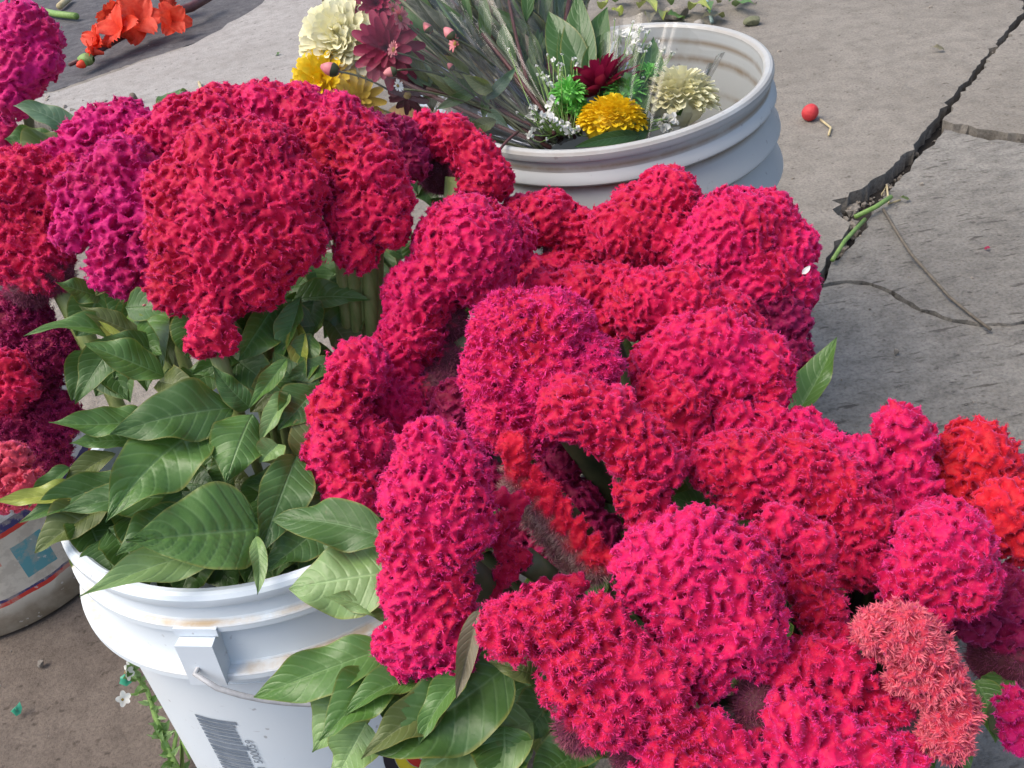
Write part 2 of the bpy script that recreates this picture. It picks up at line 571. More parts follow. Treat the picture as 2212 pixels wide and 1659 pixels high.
def pail_profile(R, H, rb, rings, wall=0.0035):
    """outside from the base up, over the rim and down the inside"""
    r_at = lambda z: rb + (R - 0.004 - rb) * (z / H)
    p = [(0.0, 0.004), (rb - 0.012, 0.004), (rb - 0.008, 0.0), (rb - 0.002, 0.0), (rb, 0.004)]
    for zz in np.linspace(0.02, H - rings[-1][1] - 0.006, 10):
        p.append((r_at(zz), zz))
    for a, b_, out in reversed(rings):         # ring from depth a (upper) to b_ (lower)
        if a is None:                          # a flat ledge with a thin lip
            p += [(r_at(H - b_) + 0.0004, H - b_ - 0.0062), (r_at(H) + out - 0.0008, H - b_ - 0.0058), (r_at(H) + out, H - b_ - 0.0048),
                  (r_at(H) + out, H - b_ - 0.0010), (r_at(H) + out - 0.0008, H - b_), (r_at(H) + 0.0016, H - b_ + 0.0006), (r_at(H) + 0.0006, H - b_ + 0.0022)]
            continue
        p += [(r_at(H - b_) + 0.0005, H - b_ - 0.0015), (r_at(H) + out, H - b_), (r_at(H) + out + 0.0012, H - b_ + 0.0018),
              (r_at(H) + out + 0.0006, H - b_ + 0.005), (r_at(H) + 0.0005, H - a)]
    p += [(R - 0.0038, H - 0.0100), (R - 0.0008, H - 0.0092), (R, H - 0.0070), (R, H - 0.0035), (R - 0.0015, H - 0.001), (R - 0.004, H),
          (R - 0.0075, H - 0.0008), (R - 0.0095, H - 0.003), (R - 0.0100, H - 0.008)]
    for zz in np.linspace(H - 0.02, 0.02, 10):
        p.append((r_at(zz) - wall - 0.002, zz))
    p += [(rb - 0.006, 0.008), (0.0, 0.008)]
    return p


# near white pail
NW = dict(loc=(-0.192, 0.505, -0.003), tx=rad(-2.9), ty=rad(3.3), R=0.133, H=0.315, rb=0.112)
white_near = plastic_mat('white_pail_plastic', (0.68, 0.755, 0.80), (0.72, 0.775, 0.80),
                         [(0.0222, 0.0024, 1.0), (0.0582, 0.0024, 1.0)], NW['H'], dirt=(0.50, 0.37, 0.22))
near_prof = pail_profile(NW['R'], NW['H'], NW['rb'], [(None, 0.0225, 0.0050), (None, 0.0585, 0.0095)])
near_pail = pail(NW['loc'], NW['tx'], NW['ty'], near_prof, white_near, 'clean white plastic pail with wire handle, printed barcode and green leaves over its rim', 'plastic_pail')


def on_wall(az, z, d=0.0008, P=NW):
    r = P['rb'] + (P['R'] - 0.004 - P['rb']) * z / P['H'] + d
    return np.array([r * np.cos(az), r * np.sin(az), z])


# handle ear and wire
EAR = rad(257)
mb = MB()
H = NW['H']
for (a0, a1, z0, z1, d) in ((-0.082, 0.082, H - 0.0640, H - 0.0295, 0.0130), (-0.10, 0.10, H - 0.0298, H - 0.0225, 0.0068)):
    sec = []
    for a, d_ in ((a0, -0.012), (a0 * 0.98, d), (a1 * 0.98, d), (a1, -0.012)):
        sec.append([np.array([(NW['R'] - .004 + dd) * math.cos(EAR + a), (NW['R'] - .004 + dd) * math.sin(EAR + a), z]) for z, dd in ((z0, -0.012), (z0 + 0.0008, d_), (z1 - 0.0008, d_), (z1, -0.004))])
    mb.grid(np.array(sec))
ear = add('handle_ear', mb.mesh('handle_ear', plastic_mat('white_ear_plastic', (0.68, 0.75, 0.80), (0.72, 0.77, 0.80), [], NW['H']), smooth=False), None)
ear.parent = near_pail
mb = MB()
pin = on_wall(EAR - 0.02, H - 0.049, 0.0190)
pts = [on_wall(EAR - 0.02, H - 0.049, 0.004), pin]
for s in np.linspace(0.02, 1, 40):
    a = EAR + s * math.pi
    drop = 0.049 + 0.075 * math.sin(s * math.pi) ** 0.8 * (1 if s < 0.5 else 1)
    pts.append(on_wall(a, H - drop, 0.0225 + 0.003 * math.sin(s * math.pi)))
mb.tube(pts, 0.0017, 8)
wr = add('handle_wire', mb.mesh('handle_wire', WIRE), None)
wr.parent = near_pail
# moulded line under the ear
mb = MB()
mb.tube([on_wall(EAR + a, H - 0.082, 0.0001) for a in np.linspace(-0.11, 0.42, 14)], 0.0006, 5)
ml = add('moulded_line', mb.mesh('moulded_line', white_near), None)
ml.parent = near_pail

INK = plain_mat('barcode_ink', (0.13, 0.17, 0.22), (0.24, 0.28, 0.33), 130, 0.5)


def wall_patch(mb, a0, a1, z0, z1, d=0.0006, n=8):
    aa = np.linspace(a0, a1, n)
    mb.grid(np.array([[on_wall(a, z0, d) for a in aa], [on_wall(a, z1, d) for a in aa]]))


# barcode: bars lie round the pail, stacked one under the other
mb = MB()
BA0, BA1, BZ = rad(239.5), rad(252.5), 0.194
z = BZ
rr = random.Random(3)
pattern = [(2.6, 1.0, 1), (2.4, 0.6, 0), (1.2, 1.0, 0), (2.0, 1.0, 0), (2.8, 1.2, 0), (2.2, 1.0, 0), (2.4, 1.2, 0), (3.8, 1.2, 1), (2.6, 0.7, 0), (2.0, 1.0, 0), (3.0, 1.0, 0), (1.0, 0.8, 0), (2.4, 1.0, 0),
           (1.6, 1.0, 0), (2.8, 1.0, 0), (1.2, 1.0, 0), (2.2, 0.8, 0), (3.0, 1.0, 1), (1.5, 1.0, 0), (2.2, 0.8, 1)]
for wbar, gap, lng in pattern:
    hgt = wbar * 0.00125
    wall_patch(mb, BA0, BA1 + (rad(1.3) if lng else 0), z, z - hgt)
    z -= hgt + gap * 0.00095
bc = add('barcode', mb.mesh('barcode', INK), None)
bc.parent = near_pail


def text_mesh(txt, size):
    cu = bpy.data.curves.new('t', 'FONT')
    cu.body = txt
    cu.size = size
    o = bpy.data.objects.new('t', cu)
    COL.objects.link(o)
    dg = bpy.context.evaluated_depsgraph_get()
    dg.update()
    me = bpy.data.meshes.new_from_object(o.evaluated_get(dg))
    bpy.data.objects.remove(o)
    return me


me = text_mesh('561 500059', 0.0088)
for v in me.vertices:
    lx, ly = v.co.x, v.co.y              # text runs up the wall, its top towards the bars
    v.co = Vector(on_wall(BA1 + rad(1.3) + (0.0062 - ly) / 0.125, BZ - 0.0075 - 0.0530 + lx * 1.0, 0.0007))
me.materials.append(INK)
tx = add('barcode_digits', me, None)
tx.parent = near_pail

# round printed badge further round the wall: dark, yellow and red rings
for nm, r0, r1, colr in (('badge_ring', 0.052, 0.060, (0.016, 0.018, 0.03)), ('badge_ring', 0.0445, 0.0515, (0.75, 0.60, 0.03)), ('badge_ring', 0.038, 0.044, (0.62, 0.035, 0.025))):
    mb = MB()
    th = np.linspace(0, 2 * np.pi, 72)
    ca, cz = rad(321), 0.118
    rows = []
    for r_ in np.linspace(r0, r1, 3):
        rows.append([on_wall(ca + r_ * np.cos(t) / 0.124, cz + r_ * np.sin(t), 0.0006) for t in th])
    mb.grid(np.array(rows))
    o = add(nm, mb.mesh(nm, plain_mat('badge_ink', colr, tuple(c * 1.15 for c in colr), 80, 0.4)), None)
    o.parent = near_pail

# far white pail that holds the wrapped bouquets
FWP = dict(loc=(0.151, 0.889, -0.001), tx=rad(1.7), ty=rad(-1.3), R=0.15, H=0.393, rb=0.128)
white_far = plastic_mat('grimy_pail_plastic', (0.42, 0.445, 0.445), (0.48, 0.495, 0.485),
                        [(0.034, 0.006, 1.0), (0.0655, 0.005, 0.9), (0.103, 0.005, 0.8), (0.002, 0.004, 0.5), (0.0165, 0.0045, 0.9)], FWP['H'], dirt=(0.24, 0.185, 0.125), sm=(0.25, 0.55))
far_prof = pail_profile(FWP['R'], FWP['H'], FWP['rb'], [(0.020, 0.031, 0.0045), (0.040, 0.062, 0.0075), (0.072, 0.100, 0.0095)])
far_pail = pail(FWP['loc'], FWP['tx'], FWP['ty'], far_prof, white_far, 'grimy white ribbed pail holding clear wrapped flower bouquets', 'plastic_pail')

# black pail under the heap of crests
BK = dict(loc=(0.13, 0.44, 0.001), R=0.135, H=0.222, rb=0.112)
BLACK = plain_mat('black_pail_plastic', (0.012, 0.012, 0.013), (0.028, 0.027, 0.027), 40, 0.38)
blk_pail = pail(BK['loc'], 0, 0, pail_profile(BK['R'], BK['H'], BK['rb'], [(0.018, 0.028, 0.003)]), BLACK, 'low black plastic pail nearly hidden under the large heap of crimson crests', 'plastic_pail')

# old painted pail at the left
def painted_mat():
    mt, nt, b = new_mat('worn_printed_pail')
    tc = N(nt, 'ShaderNodeTexCoord')
    x, y, z = sep(nt, tc.outputs['Object'])
    ang = math_n(nt, 'ARCTAN2', y, x)
    wob = math_n(nt, 'MULTIPLY', math_n(nt, 'SUBTRACT', noise(nt, 30, 3), 0.5), 0.008)
    zz = math_n(nt, 'ADD', z, wob)
    base = mix(nt, noise(nt, 14, 4), (0.56, 0.50, 0.40), (0.68, 0.63, 0.54))

    def band(z0, z1):
        return math_n(nt, 'MULTIPLY', math_n(nt, 'GREATER_THAN', zz, z0), math_n(nt, 'LESS_THAN', zz, z1))

    def sector(a0, a1):
        return math_n(nt, 'MULTIPLY', math_n(nt, 'GREATER_THAN', ang, rad(a0)), math_n(nt, 'LESS_THAN', ang, rad(a1)))
    c = base
    pink, red, blue, white, teal = (0.62, 0.26, 0.20), (0.58, 0.045, 0.03), (0.045, 0.04, 0.15), (0.72, 0.72, 0.72), (0.11, 0.33, 0.37)
    c = mix(nt, math_n(nt, 'MULTIPLY', band(0.0845, 0.1135), sector(-180, -62)), c, pink)
    c = mix(nt, math_n(nt, 'MULTIPLY', band(0.0561, 0.0990), sector(-56, -42)), c, teal)
    c = mix(nt, math_n(nt, 'MULTIPLY', band(0.0620, 0.0977), sector(-28, 60)), c, red)
    c = mix(nt, math_n(nt, 'MULTIPLY', band(0.0409, 0.0594), sector(-24, -2)), c, blue)
    c = mix(nt, math_n(nt, 'MULTIPLY', band(0.0264, 0.0370), sector(-24, 60)), c, white)
    for z0, z1, cc in ((0.0370, 0.0422, red), (0.0422, 0.0455, blue), (0.1135, 0.1195, red), (0.1195, 0.1307, blue), (0.1307, 0.1485, white), (0.1485, 0.1584, red), (0.1584, 0.1729, blue), (0.1729, 0.2640, white)):
        c = mix(nt, band(z0, z1), c, cc)
    # worn-off print
    wear = ramp(nt, noise(nt, 48, 5, 0.65), [(0.48, (0, 0, 0)), (0.57, (1, 1, 1))])
    c = mix(nt, math_n(nt, 'MULTIPLY', wear, 0.55), c, (0.42, 0.37, 0.30))
    mud = noise(nt, 36, 5, 0.6)
    low = math_n(nt, 'SUBTRACT', 1.0, math_n(nt, 'MULTIPLY', math_n(nt, 'SUBTRACT', zz, 0.022), 70.0), clamp=True)
    mudf = math_n(nt, 'MULTIPLY', low, ramp(nt, mud, [(0.25, (0.55, 0.55, 0.55)), (0.62, (1, 1, 1))]))
    c = mix(nt, math_n(nt, 'MULTIPLY', mudf, 0.9), c, (0.17, 0.125, 0.075))
    chip = ramp(nt, noise(nt, 90, 3), [(0.64, (0, 0, 0)), (0.68, (1, 1, 1))])
    c = mix(nt, math_n(nt, 'MULTIPLY', chip, 0.7), c, (0.62, 0.60, 0.56))
    L(nt, c, b.inputs['Base Color'])
    b.inputs['Roughness'].default_value = 0.6
    bump(nt, b, mud, 0.3, 0.002)
    return mt


old_pail = pail((-0.59, 0.845, 0.0), 0, 0, pail_profile(0.145, 0.34, 0.128, [(0.02, 0.034, 0.004)]), painted_mat(), 'dirty cream pail with worn red, white and blue print beside the white pail', 'plastic_pail')

# ------------------------------------------------------------------ cockscomb crests
TILE = 64


def band_noise(wl, seed, width=0.13):
    """periodic noise whose waves are all about wl voxels long"""
    r = np.random.default_rng(seed)
    f = np.fft.fftfreq(TILE)
    k = np.sqrt(f[:, None, None] ** 2 + f[None, :, None] ** 2 + np.fft.rfftfreq(TILE)[None, None, :] ** 2)
    k0 = 1.0 / wl
    g = np.exp(-((k - k0) / (k0 * width)) ** 2)
    a = np.fft.irfftn(np.fft.rfftn(r.normal(size=(TILE,) * 3)) * g, s=(TILE,) * 3)
    return (a / a.std()).astype(np.float32)


def labyrinth(wl, seed, steps=34):
    """periodic winding sheets about wl voxels apart (a pattern-forming relaxation)"""
    f = np.fft.fftfreq(TILE)
    k2 = (f[:, None, None] ** 2 + f[None, :, None] ** 2 + np.fft.rfftfreq(TILE)[None, None, :] ** 2) * wl * wl
    damp = 1.0 / (1 + 1.0 * 6.0 * (k2 - 1) ** 2 - 1.0 * 0.0)
    u = band_noise(wl, seed, 0.3) * 0.4
    for i in range(steps):
        u = np.fft.irfftn(np.fft.rfftn(u + 0.9 * u - 0.9 * u ** 3) * damp, s=u.shape)
    return (u / u.std()).astype(np.float32)


TILES = {}


def fold_tile(wl, seed):
    key = ('lab', max(5, round(wl * 2) / 2), seed % 2)
    if key not in TILES:
        TILES[key] = labyrinth(key[1], 90 + int(key[1] * 6) + key[2])
    return TILES[key]



def tile(wl, seed):
    key = (round(wl * 2) / 2, seed % 3)
    if key not in TILES:
        TILES[key] = band_noise(key[0], int(key[0] * 10) + key[1])
    return TILES[key]


def surface_nets(d, lo, h):
    s = d < 0
    c = np.zeros(tuple(n - 1 for n in d.shape), np.int8)
    for i in (0, 1):
        for j in (0, 1):
            for k in (0, 1):
                c += s[i:d.shape[0] - 1 + i, j:d.shape[1] - 1 + j, k:d.shape[2] - 1 + k]
    act = (c > 0) & (c < 8)
    idx = np.argwhere(act)
    vid = np.full(c.shape, -1, np.int32)
    vid[act] = np.arange(len(idx))
    acc = np.zeros((len(idx), 3), np.float32)
    cnt = np.zeros(len(idx), np.float32)
    corners = [(i, j, k) for i in (0, 1) for j in (0, 1) for k in (0, 1)]
    vals = {q: d[idx[:, 0] + q[0], idx[:, 1] + q[1], idx[:, 2] + q[2]] for q in corners}
    for q in corners:
        for ax in range(3):
            if q[ax]:
                continue
            q2 = tuple(1 if a == ax else q[a] for a in range(3))
            d0, d1 = vals[q], vals[q2]
            x = (d0 < 0) != (d1 < 0)
            t = np.where(x, d0 / np.where(x, d0 - d1, 1), 0)
            for a in range(3):
                acc[:, a] += np.where(x, q[a] + (t if a == ax else 0), 0)
            cnt += x
    loc = idx + acc / cnt[:, None]
    V = lo + loc * h
    quads = []
    for ax in range(3):
        b_, c_ = [(1, 2), (2, 0), (0, 1)][ax]
        sl0 = [slice(None)] * 3
        sl1 = [slice(None)] * 3
        sl0[ax] = slice(0, -1)
        sl1[ax] = slice(1, None)
        s0, s1 = s[tuple(sl0)], s[tuple(sl1)]
        e = np.argwhere(s0 != s1)
        ok = (e[:, b_] > 0) & (e[:, c_] > 0) & (e[:, b_] < c.shape[b_]) & (e[:, c_] < c.shape[c_])
        e = e[ok]

        def cell(db, dc):
            f = e.copy()
            f[:, b_] += db
            f[:, c_] += dc
            return vid[f[:, 0], f[:, 1], f[:, 2]]
        q = np.stack([cell(-1, -1), cell(0, -1), cell(0, 0), cell(-1, 0)], -1)
        flip = ~s0[e[:, 0], e[:, 1], e[:, 2]]
        q[flip] = q[flip][:, ::-1]
        quads.append(q)
    # normals from the field
    gi = np.clip(np.rint(loc).astype(int), 1, np.array(d.shape) - 2)
    n = np.stack([d[gi[:, 0] + 1, gi[:, 1], gi[:, 2]] - d[gi[:, 0] - 1, gi[:, 1], gi[:, 2]],
                  d[gi[:, 0], gi[:, 1] + 1, gi[:, 2]] - d[gi[:, 0], gi[:, 1] - 1, gi[:, 2]],
                  d[gi[:, 0], gi[:, 1], gi[:, 2] + 1] - d[gi[:, 0], gi[:, 1], gi[:, 2] - 1]], -1)
    n /= np.linalg.norm(n, axis=1, keepdims=True) + 1e-9
    return V, np.concatenate(quads), n, gi


def smin(a, b, k):
    hh = np.clip(0.5 + 0.5 * (b - a) / k, 0, 1)
    return b + (a - b) * hh - k * hh * (1 - hh)


def make_crest(lobes, flanks, colour, seed, h, fold=0.0085, amp=0.0042, fuzz=(0.00105, 0.00026, 0.66), lump=0.16):
    fold, amp = fold * 0.66, amp * 1.30
    """lobes: list of (centre, radius); flanks: smooth bristly underside"""
    r = np.random.default_rng(seed)
    allc = np.array([c for c, _ in lobes + flanks])
    allr = np.array([q for _, q in lobes + flanks])
    pad = amp + 0.004 + lump * allr.max()
    lo = (allc - allr[:, None]).min(0) - pad
    hi = (allc + allr[:, None]).max(0) + pad
    n = np.ceil((hi - lo) / h).astype(int) + 2
    ax = [(lo[i] + np.arange(n[i]) * h).astype(np.float32) for i in range(3)]

    def sph(c, q):
        return np.sqrt((ax[0] - c[0])[:, None, None] ** 2 + (ax[1] - c[1])[None, :, None] ** 2 + (ax[2] - c[2])[None, None, :] ** 2) - np.float32(q)
    d = None
    for c, q in lobes:
        s_ = sph(c, q)
        d = s_ if d is None else smin(d, s_, 0.26 * q)
    df = None
    for c, q in flanks:
        s_ = sph(c, q)
        df = s_ if df is None else smin(df, s_, 0.5 * q)
    ix = [(np.arange(n[i]) + r.integers(TILE)) % TILE for i in range(3)]
    w1 = tile(13.0, seed + 2)[np.ix_(*ix)]
    w2 = tile(13.0, seed + 3)[np.ix_(*ix)]
    i0 = (ix[0][:, None, None] + np.rint(1.3 * w1).astype(np.int16)) % TILE
    i1 = (ix[1][None, :, None] + np.rint(1.3 * w2).astype(np.int16)) % TILE
    i2 = (ix[2][None, None, :] + np.rint(0.9 * (w1 - w2)).astype(np.int16)) % TILE
    ga = 0.9 * fold_tile(1.12 * fold / h, seed)[i0, i1, i2] + 0.42 * tile(1.5 * fold / h, seed)[np.ix_(*ix)]
    g2 = tile(min(31.0, 0.040 / h), seed + 1)[np.ix_(*ix)]
    g3 = tile(max(4.0, 0.0045 / h), seed + 2)[np.ix_(*ix)]
    lab = 1 / (1 + np.exp(-2.6 * (ga + 0.05 + 0.25 * g2))) + 0.11 * g3
    big = np.minimum(1, np.abs(g2 + 0.25 * w1) / 0.42) ** 0.6
    lamp = min(0.0068, lump * 1.5 * allr.mean())
    d = d - amp * lab - lamp * big + amp * 0.5 + lamp * 0.55
    if df is not None:
        m_ = np.clip((d - df) / 0.006 + 0.3, 0, 1)
        d = smin(d, df - 0.0008 * lab, 0.006)
    else:
        m_ = np.zeros_like(d)
    V, Q, nn, gi = surface_nets(d, lo, h)
    fl = m_[gi[:, 0], gi[:, 1], gi[:, 2]]
    V = V + nn * (r.normal(size=(len(V), 1)) * 0.00017 * (h / 0.0012))
    # the side turned to the ground and the stalk is left open
    toc = CAM - V
    toc /= np.linalg.norm(toc, axis=1, keepdims=True)
    vis = (nn * toc).sum(1)
    Q = Q[(vis[Q] > -0.62).any(1)]
    # bristles and velvet: tiny pointed blades
    area = len(V)
    k = int(area * fuzz[2] * 1.3)
    pick = r.integers(0, len(V), k)
    lv = lab[gi[:, 0], gi[:, 1], gi[:, 2]]
    pick = pick[(vis[pick] > -0.2) & (r.random(len(pick)) < np.maximum(np.clip(lv[pick] * 1.3 - 0.15, 0.05, 1), fl[pick]))]
    pv, pn, pf = V[pick], nn[pick], fl[pick]
    pv = pv + r.normal(size=pv.shape) * h * 0.35
    jit = r.normal(size=pv.shape) * 0.27
    dr = pn + jit
    dr /= np.linalg.norm(dr, axis=1, keepdims=True)
    ln = (fuzz[0] * (1 - pf) + 0.0036 * pf) * r.uniform(0.6, 1.35, len(pick))
    wd = fuzz[1] * r.uniform(0.7, 1.3, len(pick)) * (1 - 0.1 * pf)
    sd_ = np.cross(dr, r.normal(size=pv.shape))
    sd_ /= np.linalg.norm(sd_, axis=1, keepdims=True)
    root = pv - pn * 0.0009
    B0 = root - sd_ * wd[:, None]
    B1 = root + sd_ * wd[:, None]
    Tp = pv + dr * ln[:, None]
    nb = len(V)
    VV = np.concatenate([V, B0, B1, Tp])
    kk = len(pick)
    T = np.stack([nb + np.arange(kk), nb + kk + np.arange(kk), nb + 2 * kk + np.arange(kk)], -1)
    tipa = np.concatenate([np.zeros(nb), np.full(2 * kk, 0.25), np.full(kk, 1.0)])
    fla = np.concatenate([fl, pf, pf, pf])
    return mesh_np('crest', VV, [Q, T], [CREST[colour]], attrs={'tip': tipa, 'flank': fla}), len(Q) * 2 + kk


def leaf_mesh(mb, B, T, wid, nrm, bend=0.15, fold=0.25, wave=0.135, seed=0, petiole=0.0, twist=0.0, curl=0.0, n=30, mm=12, ruff=1.35):
    r = np.random.default_rng(seed)
    B, T = np.asarray(B, float), np.asarray(T, float)
    ln = np.linalg.norm(T - B)
    nrm = unit(nrm)
    side0 = unit(np.cross(T - B, nrm))
    nrm = unit(np.cross(side0, T - B))
    c = (B + T) / 2 + nrm * bend * ln + side0 * r.normal() * 0.06 * ln
    s = np.linspace(0, 1, n)
    P = bez(B, c, T, n)
    P += nrm * (-curl * ln * s[:, None] ** 4)
    tg = np.gradient(P, axis=0)
    tg /= np.linalg.norm(tg, axis=1, keepdims=True)
    a, b = r.uniform(.52, .80), r.uniform(.90, 1.35)
    wmax = (a / (a + b)) ** a * (b / (a + b)) ** b
    W = wid / 2 * (np.clip(s, 1e-4, 1) ** a) * ((1 - s) ** b) / wmax
    W = np.maximum(W, wid * 0.008)
    q = np.linspace(-1, 1, mm + 1)
    ph = r.uniform(0, 6.28)
    ph2 = r.uniform(0, 6.28)
    asy = r.uniform(-.14, .14)
    out = np.zeros((n, mm + 1, 3))
    for i in range(n):
        tw = twist * (s[i] - 0.3)
        sd_ = np.cross(tg[i], nrm)
        sd_ /= np.linalg.norm(sd_)
        nm = np.cross(sd_, tg[i])
        sd2 = sd_ * math.cos(tw) + nm * math.sin(tw)
        nm2 = nm * math.cos(tw) - sd_ * math.sin(tw)
        aq = np.abs(q)
        off = fold * aq * W[i] + wave * wid * aq ** 1.6 * (np.sin(s[i] * 9 + ph + (q > 0) * 2.1) + 0.5 * np.sin(s[i] * 17 + ph2 + (q < 0) * 1.3)) * min(1, 3 * (1 - s[i])) * min(1, 3 * s[i] + 0.2)
        vein = ruff * 0.011 * wid * -np.cos((s[i] - aq ** 1.3 * 0.20) * 60 + 0.4 * np.sin(ph + 5 * s[i])) * (1 - aq ** 6) * min(1, aq.max() * 4)
        vein = np.where(aq < 0.05, -0.02 * wid * ruff, vein * np.minimum(1, aq * 5))
        asym = 1 + np.where(q > 0, 1, -1) * asy
        out[i] = P[i] + (q * asym * W[i])[:, None] * sd2 * (1 - 0.15 * fold) + (off + vein)[:, None] * nm2
    mb.grid(out, u=s[:, None] * np.ones(mm + 1), v=np.ones((n, 1)) * q)
    if petiole:
        d0 = unit(B - P[2])
        mb.tube([B + d0 * petiole, B + d0 * petiole * 0.4 + nrm * 0.002, P[1]], [0.0018, 0.0016, 0.0009], 6, u=0.0, v=0.0)


def px_leaf(parent, b, t, wpx, mat, face=(0.55, 0.0, 0.6), label=None, **kw):
    """leaf from its stalk end b to its point t; each is (x, y, metres ahead)"""
    B, T = at(*b), at(*t)
    tm = (b[2] + t[2]) / 2
    toc = unit(CAM - (B + T) / 2)
    nrm = unit(toc * face[0] + np.array([0, 0, 1]) * face[2] + IR * face[1])
    mb = MB()
    leaf_mesh(mb, B, T, wpx * tm / FPX, nrm, **kw)
    return add('leaf', mb.mesh('leaf', LEAF[mat]), parent, label)


tri_total = 0
FL = {}


def cockscomb(key, z, colour, lobes, label, base, seed, neck=None, flank=(), stemr=0.006, vox=None, dt=0.0, group='cut cockscomb flowers', **kw):
    """lobes: (x, y, radius, further away by metres)"""
    global tri_total
    mx = np.average([l[0] for l in lobes], weights=[l[2] ** 2 for l in lobes])
    my = np.average([l[1] for l in lobes], weights=[l[2] ** 2 for l in lobes])
    t0 = depth_at_height(mx, my, z) + dt
    L3 = [(at(l[0], l[1], t0 + (l[3] if len(l) > 3 else 0)), l[2] * t0 / FPX * (1.0 if key[0] == 'R' else 0.98)) for l in lobes]
    cen = at(mx, my, t0)
    F3 = [(at(l[0], l[1], t0 + (l[3] if len(l) > 3 else 0)), l[2] * t0 / FPX) for l in flank]
    R = np.mean([q for _, q in L3])
    base = np.asarray(base, float)
    dr = unit(base - cen)
    if neck is None:
        neck = 1.0
    back = unit(cen - CAM)
    nk = cen + back * R * 0.5
    dr = unit(base - nk)
    F3 += [(nk + dr * R * 0.5 * neck, R * 0.62), (nk + dr * R * 1.15 * neck, R * 0.40), (nk + dr * R * 1.7 * neck, R * 0.24)]
    h = vox or 0.00120 * (t0 / 0.5) ** (0.75 if t0 < 0.62 or t0 > 1.0 else 0.42)
    me, nt_ = make_crest(L3, F3, colour, seed, h, **kw)
    tri_total += nt_
    root = empty('cockscomb_flower', base, label, 'flower', group)
    add('crest', me, root)
    mb = MB()
    top = nk + dr * R * 1.1
    ctrl = base * .5 + top * .5 + np.array([0, 0, .02])
    if key[0] == 'R':
        ctrl = np.array([base[0] * .6 + top[0] * .4, base[1] * .6 + top[1] * .4, .19])
    elif base[0] < -.4 and base[1] < 1.2:      # out of the old pail: straight up, then over its rim
        ctrl = np.array([base[0] * .7 + top[0] * .3, base[1] * .7 + top[1] * .3, .42])
    P = bez(base, ctrl, top, 14)
    rr_ = np.interp(np.linspace(0, 1, 14), [0, 0.7, 1], [stemr * 0.8, stemr, stemr * 1.9])
    if stemr >= 0.009:                          # a flattened bundle of ridged stalks grown together
        for j in range(7):
            o_ = IR * (j - 3) * stemr * 0.30 + FW * stemr * 0.25 * math.sin(j * 2.1)
            mb.tube(P + np.linspace(0.35, 1.15, 14)[:, None] * o_, rr_ * (0.30 + 0.05 * math.sin(j * 1.7)), 8)
    else:
        mb.tube(P, rr_, 10)
    add('stem', mb.mesh('stem', STEM if key[0] == 'L' else STEM_DARK), root)  # heap stalks coloured dark to imitate the shade in the gaps
    root['t0'] = t0
    FL[key] = root
    return root


def bk_base(dx, dy):
    return (BK['loc'][0] + dx, BK['loc'][1] + dy, 0.012)


def nw_base(dx, dy):
    return (NW['loc'][0] + dx, NW['loc'][1] + dy, 0.012)


# ---- heap over the black pail
cockscomb('R1', .365, 'pink', [(1010, 540, 108), (1090, 520, 58, .01), (1040, 600, 60), (905, 640, 70), (890, 720, 62), (845, 790, 62), (850, 880, 66, -.01), (905, 940, 52, -.01)],
          'long pink crest rising to a round ball, with a bare bristly flank', bk_base(-.05, .04), 11, flank=[(945, 860, 66, .006), (960, 780, 46, .015)], fold=.0075)
cockscomb('R2', .335, 'pink', [(775, 800, 62), (735, 890, 62), (730, 980, 66, -.01), (760, 1060, 62, -.015), (800, 960, 50)],
          'rounded bright pink crest hanging over the rim of the clean white pail', bk_base(-.08, .0), 12, fold=.0080)
cockscomb('R3', .34, 'red', [(1130, 480, 52), (1185, 470, 55), (1245, 500, 46), (1268, 548, 38), (1215, 590, 42), (1150, 600, 42)],
          'arched red crest curled round a dark hollow', bk_base(.0, .07), 13, fold=.0065)
cockscomb('R4', .35, 'red', [(1440, 432, 66), (1375, 455, 55), (1360, 510, 78), (1440, 520, 72), (1310, 490, 40)],
          'domed red crest standing before the grimy white pail', bk_base(.02, .09), 14, fold=.0062)
cockscomb('R5', .335, 'pink', [(1585, 505, 92), (1655, 480, 60), (1700, 540, 58), (1530, 560, 70), (1640, 600, 80), (1560, 640, 62), (1715, 620, 48)],
          'broad pink crest beside the cracked paving joint', bk_base(.06, .08), 15, fold=.0068)
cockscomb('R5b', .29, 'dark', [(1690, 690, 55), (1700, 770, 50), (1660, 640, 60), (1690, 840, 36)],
          'crimson crest coloured dark as if shaded, tucked below the broad pink one', bk_base(.08, .05), 16, fold=.0070)  # shaded flank of the pink head, built as its own darker crest
cockscomb('R6', .345, 'red', [(1180, 630, 42), (1250, 635, 56), (1330, 630, 55), (1300, 690, 50)],
          'flat red crest between the round pink ball and the domed red crest', bk_base(.0, .05), 17, fold=.0060)
cockscomb('R6b', .345, 'red', [(1390, 660, 72), (1480, 650, 74), (1560, 690, 62), (1450, 710, 56), (1610, 720, 40)],
          'low wide red crest with a small open hollow at its end', bk_base(.03, .05), 18, fold=.0062)
cockscomb('R7', .375, 'pink', [(1110, 720, 86), (1190, 720, 86), (1080, 810, 78), (1180, 810, 84), (1270, 790, 64), (1090, 900, 68), (1150, 920, 52)],
          'shaggy magenta-pink crest with loose feathery tufts in the middle of the heap', bk_base(-.02, .02), 19, fold=.0085, fuzz=(.0018, .0004, .9))
cockscomb('R8', .345, 'pink', [(1480, 760, 70), (1555, 750, 76), (1640, 790, 66), (1660, 840, 46), (1560, 820, 62), (1420, 790, 52)],
          'bumpy pink crest above the small crimson ball', bk_base(.05, .03), 20, fold=.0085)
cockscomb('R9', .33, 'red', [(1450, 880, 70), (1470, 940, 58), (1420, 840, 40)],
          'small crimson ball crest in the shade of the bumpy pink one', bk_base(.02, .02), 21, fold=.0070)
